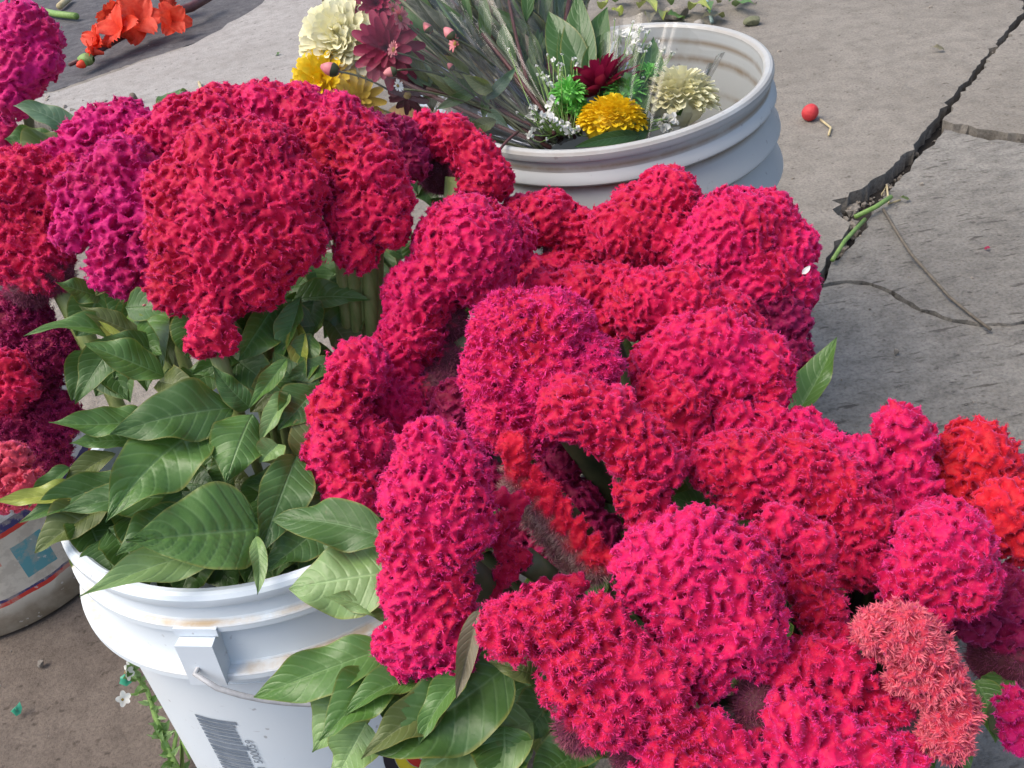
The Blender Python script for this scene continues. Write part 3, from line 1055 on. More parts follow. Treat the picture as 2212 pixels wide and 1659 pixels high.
cockscomb('R11', .315, 'pink', [(1590, 915, 46), (1660, 920, 48), (1730, 930, 44), (1775, 945, 30)],
          'low pink crest lying along the rim of the black pail', bk_base(.06, .06), 22, fold=.0070)
cockscomb('R10', .36, 'red', [(1235, 880, 64), (1310, 905, 68), (1370, 960, 66), (1420, 1000, 52), (1385, 1070, 50), (1400, 1120, 38)],
          'curving scarlet ruffled crest bent like a hook', bk_base(-.01, .0), 23, fold=.0090, amp=.0052)
cockscomb('R12', .315, 'red', [(1560, 1005, 62), (1630, 1015, 76), (1720, 1020, 76), (1800, 1060, 78), (1850, 1130, 72), (1855, 1210, 58), (1700, 1080, 66), (1600, 1060, 50)],
          'widest crimson crest, arched like a bridge on the right of the heap', bk_base(.05, .0), 24, fold=.0080)
cockscomb('R13', .295, 'pink', [(1800, 975, 36), (1860, 990, 44), (1915, 1035, 46), (1950, 1085, 44)],
          'narrow pink crest arching beside the pink ruffled spike', bk_base(.08, .03), 25, fold=.0085)
cockscomb('R14', .30, 'pink', [(1940, 920, 42), (1975, 950, 38), (1965, 1000, 38), (1985, 1045, 36), (1990, 1095, 38)],
          'upright pink spike of stacked ruffles standing against the bare paving', bk_base(.09, .02), 26, fold=.0105, amp=.0055, flank=[(1930, 980, 26, .015), (1935, 1030, 28, .02)])
cockscomb('R15', .28, 'orange', [(2110, 985, 72), (2080, 1040, 48), (2160, 1020, 50), (2130, 1080, 50)],
          'scarlet-orange crest at the edge of the heap above the paving', bk_base(.10, .01), 27, fold=.0100, amp=.005)
cockscomb('R15b', .285, 'orange', [(2175, 1100, 56), (2205, 1160, 50), (2150, 1150, 36)],
          'second scarlet-orange crest pressed under the first one', bk_base(.10, -.01), 28, fold=.0095, amp=.005)
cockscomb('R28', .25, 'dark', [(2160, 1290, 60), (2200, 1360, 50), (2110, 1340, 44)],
          'red crest coloured dark as if in shadow, with a long brown bristly flank', bk_base(.09, -.02), 29, flank=[(2150, 1420, 56, .01), (2200, 1430, 50, .0)], fold=.0090)
cockscomb('R16', .305, 'pink', [(2040, 1180, 90), (2075, 1250, 70), (1985, 1240, 62), (2010, 1290, 56), (1945, 1270, 34)],
          'round vivid pink crest ball beside the scarlet-orange crests', bk_base(.08, -.02), 30, fold=.0090, amp=.005)
cockscomb('R18', .315, 'red', [(1690, 1140, 46), (1745, 1180, 50), (1740, 1250, 52), (1770, 1310, 50), (1790, 1370, 44), (1760, 1400, 40)],
          'knobbly crimson crest hanging between the large bright pink crest and the pink ball', bk_base(.04, -.02), 31, fold=.0090)
cockscomb('R17', .345, 'pink', [(1500, 1200, 92), (1570, 1240, 100), (1410, 1230, 76), (1480, 1290, 88), (1590, 1330, 92), (1620, 1390, 60), (1530, 1400, 66), (1470, 1380, 46), (1530, 1460, 40)],
          'large bright pink brain-like crest at the front of the heap', bk_base(.02, -.03), 32, fold=.0085, amp=.0050)
cockscomb('R19', .365, 'pink', [(930, 985, 70), (985, 1010, 60), (900, 1070, 72), (975, 1090, 76), (1020, 1130, 44), (900, 1170, 76), (960, 1190, 62), (900, 1270, 72), (960, 1290, 62), (920, 1370, 74), (975, 1400, 52), (850, 1390, 34), (880, 1430, 28)],
          'tall upright column-like pink crest beside the green leaves', bk_base(-.06, -.03), 33, fold=.0080)
zig = lambda pts, k: [(x + (k if i % 2 else -k), y - (k * .7 if i % 2 else -k * .7), r_) for i, (x, y, r_) in enumerate(pts)]
cockscomb('R20', .345, 'ribbon', [(1108, 966, 34), (1122, 990, 26)] + zig([(1130 + 176 * i / 11, 1008 + 204 * i / 11, 19) for i in range(12)], 9),
          'thin red ribbon crest with a grey bristly side', bk_base(-.02, -.01), 34, flank=[(1106, 1010, 16, .004)] + [(1118 + 170 * i / 8, 1038 + 196 * i / 8, 25, .005) for i in range(9)] + [(1100 + 150 * i / 6, 1062 + 180 * i / 6, 20, .012) for i in range(7)], fold=.0085, amp=.0018, stemr=.004, fuzz=(.0011, .00026, 1.4), lump=.05)
cockscomb('R21', .33, 'red', zig([(1090 + 25 * math.sin(i * 1.1), 1070 + 20 * i, 21) for i in range(11)], 7) + zig([(1150 + 18 * i, 1275 - 3 * i, 18) for i in range(7)], 6),
          'thin wavy red ruffle curling in the dark gap beside the column-like crest', bk_base(-.03, -.02), 35, fold=.0085, amp=.0020, stemr=.004, lump=.05)
cockscomb('R22', .335, 'red', [(1105, 1360, 54), (1190, 1340, 62), (1290, 1365, 60), (1255, 1430, 76), (1340, 1440, 72), (1420, 1470, 62), (1320, 1520, 76), (1430, 1540, 60), (1230, 1480, 50), (1480, 1590, 50)],
          'sprawling red crest with many tangled folds over the lowest leaves', bk_base(-.02, -.05), 36, flank=[(1260, 1560, 60, .015), (1380, 1610, 60, .015)], fold=.0095, amp=.0055, fuzz=(.0013, .0003, .9))
cockscomb('R23', .30, 'pink', [(1540, 1595, 48), (1590, 1640, 50), (1430, 1640, 56), (1500, 1670, 50)],
          'pink crest with a pale tattered edge below the sprawling red one', bk_base(.0, -.06), 37, flank=[(1640, 1520, 56, .02), (1640, 1600, 50, .015)], fold=.0105, amp=.005)
cockscomb('R26', .30, 'red', [(1700, 1460, 46), (1750, 1440, 50), (1830, 1450, 52), (1790, 1520, 50), (1910, 1520, 46), (1880, 1560, 40)],
          'deep crimson crest half under the coral feathery one', bk_base(.04, -.05), 38, fold=.0100, amp=.005)
cockscomb('R24', .29, 'pink', [(1720, 1560, 58), (1700, 1630, 60), (1790, 1610, 66), (1870, 1630, 62), (1940, 1650, 50), (1780, 1680, 60)],
          'bright pink crest at the foot of the heap under the coral one', bk_base(.03, -.06), 39, fold=.0105, amp=.0055)
cockscomb('R25', .315, 'coral', [(1900, 1365, 40), (1950, 1370, 56), (1990, 1410, 54), (2020, 1470, 52), (2050, 1530, 46), (2040, 1590, 40), (1970, 1450, 44)],
          'faded coral feathery crest with long pointed tufts', bk_base(.07, -.05), 40, fold=.0085, fuzz=(.0024, .0005, .9))
cockscomb('R27', .25, 'mag', [(2195, 1530, 36), (2215, 1580, 42)], 'small magenta crest hanging past the last leaf over the bare paving', bk_base(.09, -.05), 41, fold=.0080)

cockscomb('R29', .30, 'dark', [(985, 880, 55), (1010, 960, 50), (1040, 1040, 46)], 'added crimson crest, coloured dark as shade, deep in the gap behind the column-like one', bk_base(-.04, .01), 42, fold=.0080)  # filler crest, added in dark colour to blacken the gap
cockscomb('R30', .262, 'dark', [(1180, 1180, 60), (1110, 1140, 46), (1250, 1090, 46), (1290, 1150, 46), (1200, 1060, 44), (1215, 985, 44)], 'added crimson crest, coloured dark as shade, at the bottom of the dark gap under the ribbon crest', bk_base(-.01, -.01), 43, fold=.0080)  # another added filler, its dark colour standing for the shade down here
# ---- crests standing in the clean white pail
cockscomb('L1', .45, 'red', [(470, 350, 82), (560, 350, 84), (400, 420, 78), (500, 440, 110), (600, 440, 84), (400, 520, 74), (480, 540, 88), (570, 540, 82), (640, 520, 58), (385, 610, 60), (470, 630, 62), (560, 610, 50), (650, 400, 54)],
          'largest round crimson crest above the leaves of the clean white pail', nw_base(-.01, .02), 51, fold=.0080, amp=.0048, stemr=.010)
cockscomb('L1b', .40, 'red', [(455, 715, 42), (430, 740, 26), (485, 735, 26)], 'small red tuft dangling below the largest crest', nw_base(.0, .01), 52, fold=.0080, stemr=.003)
cockscomb('L3', .445, 'red', [(720, 310, 66), (700, 370, 56), (790, 370, 78), (830, 430, 58), (770, 470, 62), (840, 490, 40), (770, 545, 40)],
          'tall lumpy red crest beside the largest round one', nw_base(.03, .03), 53, fold=.0085, amp=.005, stemr=.012)
cockscomb('L2', .465, 'pink', [(400, 280, 66), (480, 250, 62), (570, 240, 60), (650, 245, 58), (730, 265, 58), (790, 290, 40), (330, 320, 56)],
          'wide pink crest spread behind the largest round one', nw_base(.0, .05), 54, fold=.0075)
cockscomb('L2b', .46, 'mag', [(215, 275, 44), (280, 265, 44), (320, 290, 44), (240, 320, 38), (170, 300, 34), (190, 350, 40), (120, 350, 40)], 'small hollow magenta crest behind the folded magenta one', nw_base(-.04, .05), 55, fold=.0095, amp=.005)
cockscomb('L4', .43, 'dark', [(800, 290, 46), (850, 310, 54), (885, 350, 40), (880, 300, 34)], 'purple-red crest coloured dark as if shaded, behind the tall lumpy red one', nw_base(.04, .05), 56, fold=.0070)
cockscomb('L5', .41, 'red', [(925, 285, 40), (975, 300, 46), (1025, 340, 48), (1060, 385, 46), (1030, 410, 40), (900, 300, 34)], 'arched red crest touching the grimy white pail', nw_base(.06, .05), 57, flank=[(950, 370, 50, .03)], fold=.0068)
cockscomb('L6', .44, 'mag', [(270, 360, 60), (200, 400, 50), (270, 440, 56), (200, 470, 46), (255, 520, 52), (240, 580, 44), (270, 600, 34), (160, 420, 40), (330, 400, 46), (325, 480, 44), (310, 550, 38), (160, 500, 36)],
          'folded magenta-purple crest with deep vertical pleats', nw_base(-.05, .03), 58, fold=.0110, amp=.006)
cockscomb('L7', .425, 'red', [(60, 400, 76), (20, 450, 66), (110, 410, 50), (60, 500, 60), (110, 530, 46), (30, 560, 50), (90, 580, 44), (140, 460, 44), (150, 385, 42), (-10, 520, 50)],
          'ragged red crest with a pale bristly flank beside the magenta one', nw_base(-.07, .02), 59, flank=[(110, 590, 46, .005), (60, 620, 44, .005)], fold=.0105, amp=.0055, fuzz=(.0014, .0003, .9))

# ---- crests leaning out of the old printed pail
ob = lambda dx, dy: (-0.59 + dx, 0.845 + dy, 0.012)
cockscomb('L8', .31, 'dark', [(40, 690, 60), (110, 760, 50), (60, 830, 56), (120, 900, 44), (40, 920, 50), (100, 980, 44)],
          'crimson crest coloured dark as if shaded, over the old printed pail', ob(.03, -.02), 60, fold=.0105, amp=.006, fuzz=(.0020, .0005, 1.0))
cockscomb('L9', .31, 'red', [(15, 800, 40), (45, 835, 34), (10, 860, 34)], 'small curled red crest lying on the shade-coloured crimson one', ob(.0, -.03), 61, fold=.0110, amp=.005, dt=-.05)
cockscomb('L10', .30, 'coral', [(20, 1000, 38), (55, 1040, 34), (20, 1060, 38), (75, 1070, 22)], 'faded salmon-pink ruffled crest over the old printed pail', ob(.02, -.05), 62, fold=.0115, amp=.0055, dt=-.04)
# ---- one more pail stands out of sight at the far left: only its crest reaches in
cockscomb('UL', .36, 'mag', [(50, 70, 62), (90, 130, 40), (40, 150, 60), (10, 110, 60), (100, 80, 34), (20, 215, 40)],
          'plum-magenta crest standing apart near the cut orange gladiolus', (-0.82, 1.78, 0.0), 63, fold=.0110, amp=.006, stemr=.008)
cockscomb('UL2', .25, 'mag', [(5, 290, 34), (-20, 250, 40)], 'small magenta crest beside the plum-coloured one', (-0.84, 1.70, 0.0), 64, fold=.0110, amp=.006)
print('crest tris', tri_total)

# ------------------------------------------------------------------ leaves of the cockscombs
def L_(key, b, t, w_, mat, **kw):
    kw.setdefault('seed', int(b[0] * 7 + b[1] * 3 + t[0]))
    return px_leaf(FL[key], b, t, w_, mat, **kw)


# clean white pail, drawn from the back of the bunch to the front
L_('L3', (742, 590, .70), (742, 790, .69), 100, 'dark', bend=.08, face=(.9, .1, .1))
L_('L3', (800, 560, .72), (800, 720, .70), 90, 'dark', bend=.05, face=(.9, -.3, .1))
L_('L6', (300, 640, .70), (350, 800, .66), 110, 'mid', bend=.10, face=(.8, -.3, .3))
L_('L6', (265, 610, .70), (205, 640, .68), 60, 'olive', bend=.12)
L_('L7', (215, 640, .70), (120, 610, .68), 60, 'dark', bend=.15)
L_('L6', (290, 735, .66), (58, 705, .62), 62, 'mid', bend=.16, fold=.5, curl=.14, face=(.4, 0, .8))
L_('L6', (300, 720, .655), (170, 660, .64), 58, 'olive', bend=.1, fold=.4)
L_('L6', (330, 800, .65), (205, 690, .64), 40, 'yellow', bend=.05, fold=.6)
L_('L1', (355, 812, .64), (182, 742, .615), 84, 'mid', bend=.14, face=(.6, 0, .6))
L_('L1', (350, 760, .66), (215, 735, .63), 60, 'dark', bend=.1)
L_('L1b', (470, 800, .66), (370, 850, .64), 90, 'dark', bend=.08)
L_('L1', (540, 690, .66), (480, 800, .63), 90, 'dark', bend=-.05, face=(.8, .2, .2))
L_('L1', (600, 650, .655), (515, 780, .62), 95, 'mid', bend=-.12, fold=.6, face=(.8, .5, .2))
L_('L1', (650, 640, .65), (598, 790, .63), 60, 'mid', bend=-.15, fold=.7, face=(.9, -.4, .1))
L_('L3', (690, 860, .63), (590, 760, .635), 80, 'dark', bend=.1)
L_('L3', (640, 700, .65), (660, 840, .63), 50, 'yellow', bend=.05, fold=.7)
L_('L3', (680, 840, .62), (600, 930, .60), 105, 'dark', bend=.1, face=(.8, .1, .4))
L_('L3', (660, 1010, .60), (700, 860, .61), 90, 'olive', bend=.08)
L_('L7', (320, 905, .63), (105, 912, .60), 84, 'mid', bend=.12, fold=.35, face=(.5, 0, .7))
L_('L7', (290, 950, .625), (150, 958, .61), 56, 'mid', bend=.1)
L_('L7', (250, 980, .62), (132, 1070, .605), 54, 'olive', bend=.1, fold=.5)
L_('L1', (620, 775, .62), (535, 885, .60), 46, 'mid', bend=-.1, fold=.5, face=(.9, -.2, .2))
L_('L3', (625, 850, .61), (560, 960, .595), 52, 'light', bend=.08, fold=.6)
L_('L1', (505, 880, .605), (238, 938, .57), 140, 'dark', bend=.13, fold=.22, face=(.8, 0, .45), label='broad dark leaf lying over the others')
L_('L1', (540, 880, .61), (460, 790, .60), 60, 'dark', bend=.1)
L_('L1', (545, 895, .60), (487, 1045, .575), 118, 'mid', bend=.14, fold=-.3, face=(.8, .15, .35))
L_('L6', (445, 915, .60), (228, 1128, .555), 172, 'mid', bend=.12, fold=.18, face=(.75, 0, .55), ruff=1.8)
L_('L6', (420, 1080, .59), (130, 1105, .57), 120, 'dark', bend=.1, face=(.6, 0, .6))
L_('L7', (280, 1030, .61), (40, 1130, .58), 90, 'dark', bend=.1, fold=.4)
L_('L7', (240, 1080, .60), (75, 1195, .575), 100, 'olive', bend=.1, fold=.4, face=(.5, .1, .7))
L_('L7', (180, 1060, .60), (-20, 1085, .58), 60, 'yellow', bend=.08, fold=.4)
L_('L7', (150, 1010, .61), (60, 1100, .60), 44, 'dark', bend=.1, fold=.6)
L_('L3', (640, 985, .59), (558, 1205, .55), 118, 'dark', bend=.1, fold=.2, face=(.8, .25, .3))
L_('L3', (680, 1000, .60), (640, 1190, .57), 130, 'dark', bend=.1, face=(.8, -.1, .3))
L_('L3', (600, 960, .595), (560, 1000, .59), 70, 'light', bend=.25, fold=.6)
L_('L1', (560, 1140, .555), (272, 1168, .515), 215, 'mid', bend=.12, fold=.10, face=(.75, .05, .6), ruff=2.4, wave=.05, label='large glossy leaf spread flat over the pail rim')
L_('L1', (560, 1170, .56), (172, 1288, .505), 112, 'light', bend=.10, fold=.2, face=(.6, 0, .7), ruff=1.5)
L_('L1', (552, 1160, .545), (556, 1285, .525), 40, 'light', bend=.12, fold=.5, twist=1.0)
L_('L1', (430, 1120, .58), (250, 1200, .55), 120, 'dark', bend=.1)
L_('L3', (700, 1130, .58), (560, 1240, .55), 120, 'dark', bend=.08)
L_('L3', (740, 1060, .59), (640, 1250, .56), 120, 'dark', bend=.08)
# stalk-end sprigs that hide the stems inside the pail
rl = np.random.default_rng(5)
keys = ['L1', 'L3', 'L6', 'L7', 'L2', 'L4']
for i in range(46):
    k = keys[i % 6]
    x0, y0 = rl.uniform(250, 740), rl.uniform(640, 1130)
    a = rl.uniform(0, 6.28)
    ln_ = rl.uniform(90, 170)
    t_ = .64 - (y0 - 640) / 490 * .05 + rl.uniform(.0, .05)
    L_(k, (x0, y0, t_ + .01), (x0 + ln_ * math.cos(a), y0 + ln_ * abs(math.sin(a)), t_), rl.uniform(60, 110), ['dark', 'dark', 'mid', 'olive'][i % 4], bend=.1, fold=.3,
       face=(.7, rl.uniform(-.5, .5), .3), n=10, mm=6)
for i in range(60):
    x0, y0 = rl.uniform(170, 690), rl.uniform(1060, 1200)
    t_ = rl.uniform(.575, .62)
    a = rl.uniform(-.6, .6)
    L_(keys[i % 4], (x0 + 30 * a, y0, t_ + .01), (x0 - 90 * a, y0 + rl.uniform(90, 130), t_), rl.uniform(90, 130), 'dark', bend=.1, fold=.3, face=(.8, rl.uniform(-.4, .4), .3), n=10, mm=6)
L_('L5', (870, 560, .74), (850, 470, .74), 70, 'dark', bend=.05)
L_('L5', (960, 470, .80), (930, 430, .79), 60, 'dark', bend=.05)
for i in range(26):
    x0, y0 = rl.uniform(560, 850), rl.uniform(520, 700)
    L_('L3' if i % 2 else 'L1', (x0, y0, .755), (x0 + rl.uniform(-70, 70), y0 + 110, .74), rl.uniform(70, 110), 'dark', bend=.1, n=10, mm=6, face=(.9, rl.uniform(-.4, .4), .2))
for i in range(16):
    x0, y0 = rl.uniform(180, 330), rl.uniform(600, 760)
    L_('L7' if i % 2 else 'L6', (x0, y0, .75), (x0 + rl.uniform(-70, 70), y0 + 110, .74), rl.uniform(70, 110), 'dark', bend=.1, n=10, mm=6, face=(.9, rl.uniform(-.4, .4), .2))
for i in range(8):
    x0, y0 = rl.uniform(850, 980), rl.uniform(330, 520)
    L_('L5' if i % 2 else 'L4', (x0, y0, .82), (x0 + rl.uniform(-60, 60), y0 + 90, .80), 70, 'dark', bend=.1, n=10, mm=6)

# heap over the black pail
L_('R2', (838, 1165, .50), (588, 1124, .52), 112, 'dark', bend=.10, fold=.25, face=(.7, .1, .5), ruff=1.4)
L_('R19', (850, 1235, .50), (624, 1272, .50), 160, 'light', bend=.14, fold=-.2, face=(.75, .1, .5), label='pale leaf against the white pail')
L_('R19', (860, 1330, .50), (700, 1290, .49), 70, 'light', bend=.1)
L_('R19', (830, 1400, .485), (548, 1506, .48), 124, 'mid', bend=.15, fold=.3, face=(.6, .05, .65))
L_('R19', (850, 1440, .48), (690, 1600, .46), 130, 'mid', bend=.12, fold=.5, face=(.8, -.3, .3), ruff=2)
L_('R19', (800, 1470, .485), (675, 1625, .48), 140, 'light', bend=.10, fold=.15, face=(.8, -.1, .4), ruff=1.6)
L_('R22', (790, 1560, .475), (720, 1690, .47), 120, 'light', bend=.1, fold=.3)
L_('R19', (930, 1470, .475), (745, 1540, .46), 80, 'mid', bend=.16, fold=.7, curl=.08)
L_('R19', (880, 1450, .49), (830, 1560, .47), 120, 'dark', bend=.1)
L_('R22', (1090, 1440, .475), (800, 1625, .455), 190, 'dark', bend=.12, fold=.2, face=(.75, 0, .55), ruff=2, label='broad deep green leaf under the red crests')
L_('R22', (960, 1520, .468), (780, 1640, .45), 100, 'olive', bend=.18, fold=.6)
L_('R22', (1010, 1455, .46), (905, 1610, .45), 76, 'mid', bend=.1, fold=.6, face=(.8, -.4, .3))
L_('R22', (1035, 1318, .455), (985, 1510, .445), 52, 'brown', bend=.08, fold=.8, twist=.8, label='twisted purplish-brown leaf')
L_('R22', (1155, 1460, .46), (1060, 1425, .455), 76, 'olive', bend=.2, fold=.5, curl=.2)
L_('R22', (1150, 1560, .475), (900, 1680, .46), 180, 'light', bend=.12, fold=.15, face=(.75, .1, .5), ruff=1.5)
L_('R22', (1090, 1570, .468), (1090, 1700, .46), 150, 'mid', bend=.1, fold=.2, face=(.8, .3, .4))
L_('R22', (1200, 1500, .50), (1130, 1600, .49), 110, 'dark', bend=.1)
L_('R23', (1280, 1560, .50), (1180, 1680, .48), 170, 'dark', bend=.1)
L_('R23', (1260, 1620, .49), (1150, 1690, .47), 120, 'mid', bend=.1)
L_('R5', (1712, 905, .66), (1808, 728, .67), 78, 'mid', bend=-.10, fold=.5, face=(.8, -.3, .3), label='upright leaf standing against the bare paving')
L_('R28', (2105, 1470, .50), (2150, 1605, .49), 80, 'mid', bend=.1, fold=.3, face=(.8, .2, .4))
L_('R28', (2180, 1460, .52), (2120, 1560, .50), 70, 'mid', bend=.1)
L_('R24', (2060, 1600, .47), (2090, 1670, .46), 44, 'mid', bend=.1, fold=.4)
L_('R24', (2010, 1600, .47), (2010, 1690, .46), 40, 'mid', bend=.1, fold=.4)
keys = ['R7', 'R10', 'R12', 'R18', 'R22', 'R19', 'R16', 'R17', 'R9', 'R8']
for i in range(150):  # unseen filler leaves, added to darken the gaps between the heads
    k = keys[i % 10]
    y0 = rl.uniform(620, 1600)
    x0 = rl.uniform(1030, 1480 if y0 < 960 else 1800)
    a = rl.uniform(0, 6.28)
    t_ = depth_at_height(x0, y0, rl.uniform(.20, .265))
    L_(k, (x0, y0, t_ + .01), (x0 + 120 * math.cos(a), y0 + 120 * math.sin(a), t_), rl.uniform(70, 120), ['dark', 'dark', 'olive'][i % 3], bend=.12, fold=.3,
       face=(.6, rl.uniform(-.5, .5), .4), n=10, mm=6)
# far left crest
L_('UL', (168, 300, 1.28), (30, 222, 1.25), 66, 'blue', bend=.2, fold=.5, curl=.1)
L_('UL', (120, 330, 1.30), (10, 300, 1.28), 90, 'dark', bend=.1)
L_('UL', (160, 300, 1.29), (20, 380, 1.26), 110, 'olive', bend=.1, fold=.3)

# ------------------------------------------------------------------ bouquets in the far pail
def petal_grid(ln, wd, cup=0.25, arch=0.2, tip=0.55, n=6, m_=4, notch=0.0):
    u = np.linspace(0, 1, n)
    q = np.linspace(-1, 1, m_ + 1)
    W = wd / 2 * np.sin(np.pi * np.clip(u * 0.80 + 0.09, 0, 1)) ** tip
    P = np.zeros((n, m_ + 1, 3))
    P[..., 0] = (u * ln)[:, None] - notch * ln * (np.abs(q)[None] ** 2) * (u ** 6)[:, None]
    P[..., 1] = W[:, None] * q
    P[..., 2] = (arch * ln * (u - u ** 2 * 1.3))[:, None] + cup * W[:, None] * q[None] ** 2
    return P


def frame(axis, spin=0.0):
    z_ = unit(axis)
    x_ = unit(np.cross(z_, [0.3, 0.5, 0.81]))
    y_ = np.cross(z_, x_)
    c, s_ = math.cos(spin), math.sin(spin)
    return np.stack([x_ * c + y_ * s_, y_ * c - x_ * s_, z_], 1)


def flower_mat(name, c1, c2, tr=0.25):
    return plain_mat(name, c1, c2, 90, 0.55, trans=tr)


M_YEL = flower_mat('yellow_petal', (0.80, 0.52, 0.005), (0.86, 0.66, 0.03))
M_CREAM = flower_mat('cream_petal', (0.84, 0.80, 0.48), (0.90, 0.87, 0.64))
M_MAR = flower_mat('maroon_petal', (0.20, 0.006, 0.036), (0.36, 0.014, 0.075))
M_GRN = flower_mat('green_petal', (0.10, 0.42, 0.05), (0.22, 0.58, 0.12))
M_PNK = flower_mat('pink_petal', (0.62, 0.15, 0.17), (0.76, 0.32, 0.33))
M_WHT = flower_mat('white_petal', (0.72, 0.72, 0.66), (0.82, 0.82, 0.78))
M_ORG = flower_mat('orange_red_petal', (0.74, 0.045, 0.018), (0.84, 0.10, 0.045), 0.3)
M_DISC = plain_mat('flower_disc', (0.22, 0.13, 0.02), (0.42, 0.30, 0.06), 300, 0.8)
M_KRAFT = plain_mat('kraft_paper', (0.42, 0.27, 0.11), (0.52, 0.35, 0.16), 30, 0.75)
M_CARD = plain_mat('white_card', (0.75, 0.75, 0.74), (0.8, 0.8, 0.8), 30, 0.6)
M_BLADE = leaf_mat('blade_leaf', (0.030, 0.090, 0.016), (0.055, 0.130, 0.028), (0.05, 0.12, 0.03), gloss=0.35)


def cello_mat():
    mt, nt, b = new_mat('clear_cellophane')
    out = nt.nodes['Material Output']
    nt.nodes.remove(b)
    tr = N(nt, 'ShaderNodeBsdfTransparent')
    tr.inputs[0].default_value = (0.95, 0.95, 0.94, 1)
    gl = N(nt, 'ShaderNodeBsdfGlossy')
    gl.inputs['Roughness'].default_value = 0.09
    df = N(nt, 'ShaderNodeBsdfDiffuse')
    df.inputs[0].default_value = (0.7, 0.7, 0.7, 1)
    fr = N(nt, 'ShaderNodeFresnel')
    fr.inputs[0].default_value = 1.5
    bp = N(nt, 'ShaderNodeBump')
    bp.inputs['Strength'].default_value = 0.35
    bp.inputs['Distance'].default_value = 0.006
    L(nt, noise(nt, 16, 2, 0.5, dist=0.8), bp.inputs['Height'])
    L(nt, bp.outputs[0], gl.inputs['Normal'])
    L(nt, bp.outputs[0], fr.inputs['Normal'])
    m1 = N(nt, 'ShaderNodeMixShader')
    m1.inputs[0].default_value = 0.012
    L(nt, tr.outputs[0], m1.inputs[1])
    L(nt, df.outputs[0], m1.inputs[2])
    m2 = N(nt, 'ShaderNodeMixShader')
    L(nt, math_n(nt, 'MULTIPLY', fr.outputs[0], 0.6, clamp=True), m2.inputs[0])
    L(nt, m1.outputs[0], m2.inputs[1])
    L(nt, gl.outputs[0], m2.inputs[2])
    L(nt, m2.outputs[0], out.inputs[0])
    return mt


CELLO = cello_mat()


def pompon(parent, name, cen, axis, R, mat, n=150, lenf=0.42, widf=0.20, cover=0.15, arch=0.35, seed=0, flat=0.75):
    """a full double flower: petals spread over a dome, one mesh"""
    r = np.random.default_rng(seed)
    mb = MB()
    M0 = frame(axis)
    for i in range(n):
        c = 1 - (1 - cover * -1) * 0 - (i + 0.5) / n * (1 + cover)
        th = i * 2.39996 + r.normal() * 0.12
        ph = math.acos(max(-1, min(1, c)))
        d = np.array([math.sin(ph) * math.cos(th), math.sin(ph) * math.sin(th), math.cos(ph) * flat])
        pos = cen + M0 @ d * R * 0.62
        out = unit(M0 @ d + r.normal(size=3) * 0.10)
        up_ = unit(M0[:, 2] * 1.0 + r.normal(size=3) * 0.15 - out * (M0[:, 2] @ out))
        sd_ = unit(np.cross(up_, out))
        up2 = np.cross(out, sd_)
        P = petal_grid(R * lenf * r.uniform(0.85, 1.2), R * widf, 0.5, arch, n=4, m_=2)
        mb.grid(pos + P[..., :1] * out + P[..., 1:2] * sd_ + P[..., 2:] * up2)
    # core
    th = np.linspace(0, 2 * np.pi, 14, endpoint=False)
    ph = np.linspace(0.02, np.pi - 0.02, 8)
    core = np.stack([np.sin(ph)[:, None] * np.cos(th), np.sin(ph)[:, None] * np.sin(th), np.cos(ph)[:, None] * np.ones(14) * flat], -1) * R * 0.66
    mb.grid(cen + core @ M0.T, closed=True)
    return add(name, mb.mesh(name, mat), parent)


def daisy(parent, cen, axis, R, mat, rings=((14, 1.0, 0.25), (12, 0.8, 0.7), (9, 0.55, 1.1)), disc=0.2, seed=0, widf=0.30, disc_mat=None):
    """an open flower with every petal its own piece"""
    r = np.random.default_rng(seed)
    M0 = frame(axis, r.uniform(0, 6))
    mb = MB()
    th = np.linspace(0, 2 * np.pi, 12, endpoint=False)
    ph = np.linspace(0.02, np.pi / 2, 5)
    core = np.stack([np.sin(ph)[:, None] * np.cos(th), np.sin(ph)[:, None] * np.sin(th), np.cos(ph)[:, None] * np.ones(12) * 0.6], -1) * R * disc
    mb.grid(cen + core @ M0.T, closed=True)
    head = add('flower_head', mb.mesh('flower_head', disc_mat or M_DISC), parent)
    mb = MB()
    mb.grid(petal_grid(1.0, widf, 0.35, 0.12, n=6, m_=4, notch=0.05))
    pm = mb.mesh('petal', mat)
    for k, (n, lf, tiltup) in enumerate(rings):
        for i in range(n):
            a = i * 2 * math.pi / n + k * 0.3 + r.normal() * 0.06
            tl = tiltup + r.normal() * 0.10
            out = M0 @ np.array([math.cos(a) * math.cos(tl), math.sin(a) * math.cos(tl), math.sin(tl)])
            sd_ = M0 @ np.array([-math.sin(a), math.cos(a), 0])
            up2 = np.cross(out, sd_)
            sc = R * lf * r.uniform(0.9, 1.08)
            o = add('petal', pm, head)
            mw = Matrix.Identity(4)
            b0 = cen + M0[:, 2] * R * 0.04 * k
            for q in range(3):
                mw[q][0], mw[q][1], mw[q][2], mw[q][3] = out[q] * sc, sd_[q] * sc, up2[q] * sc, b0[q]
            o.matrix_basis = mw
    return head


def px_r(px, t):
    return px * t / FPX


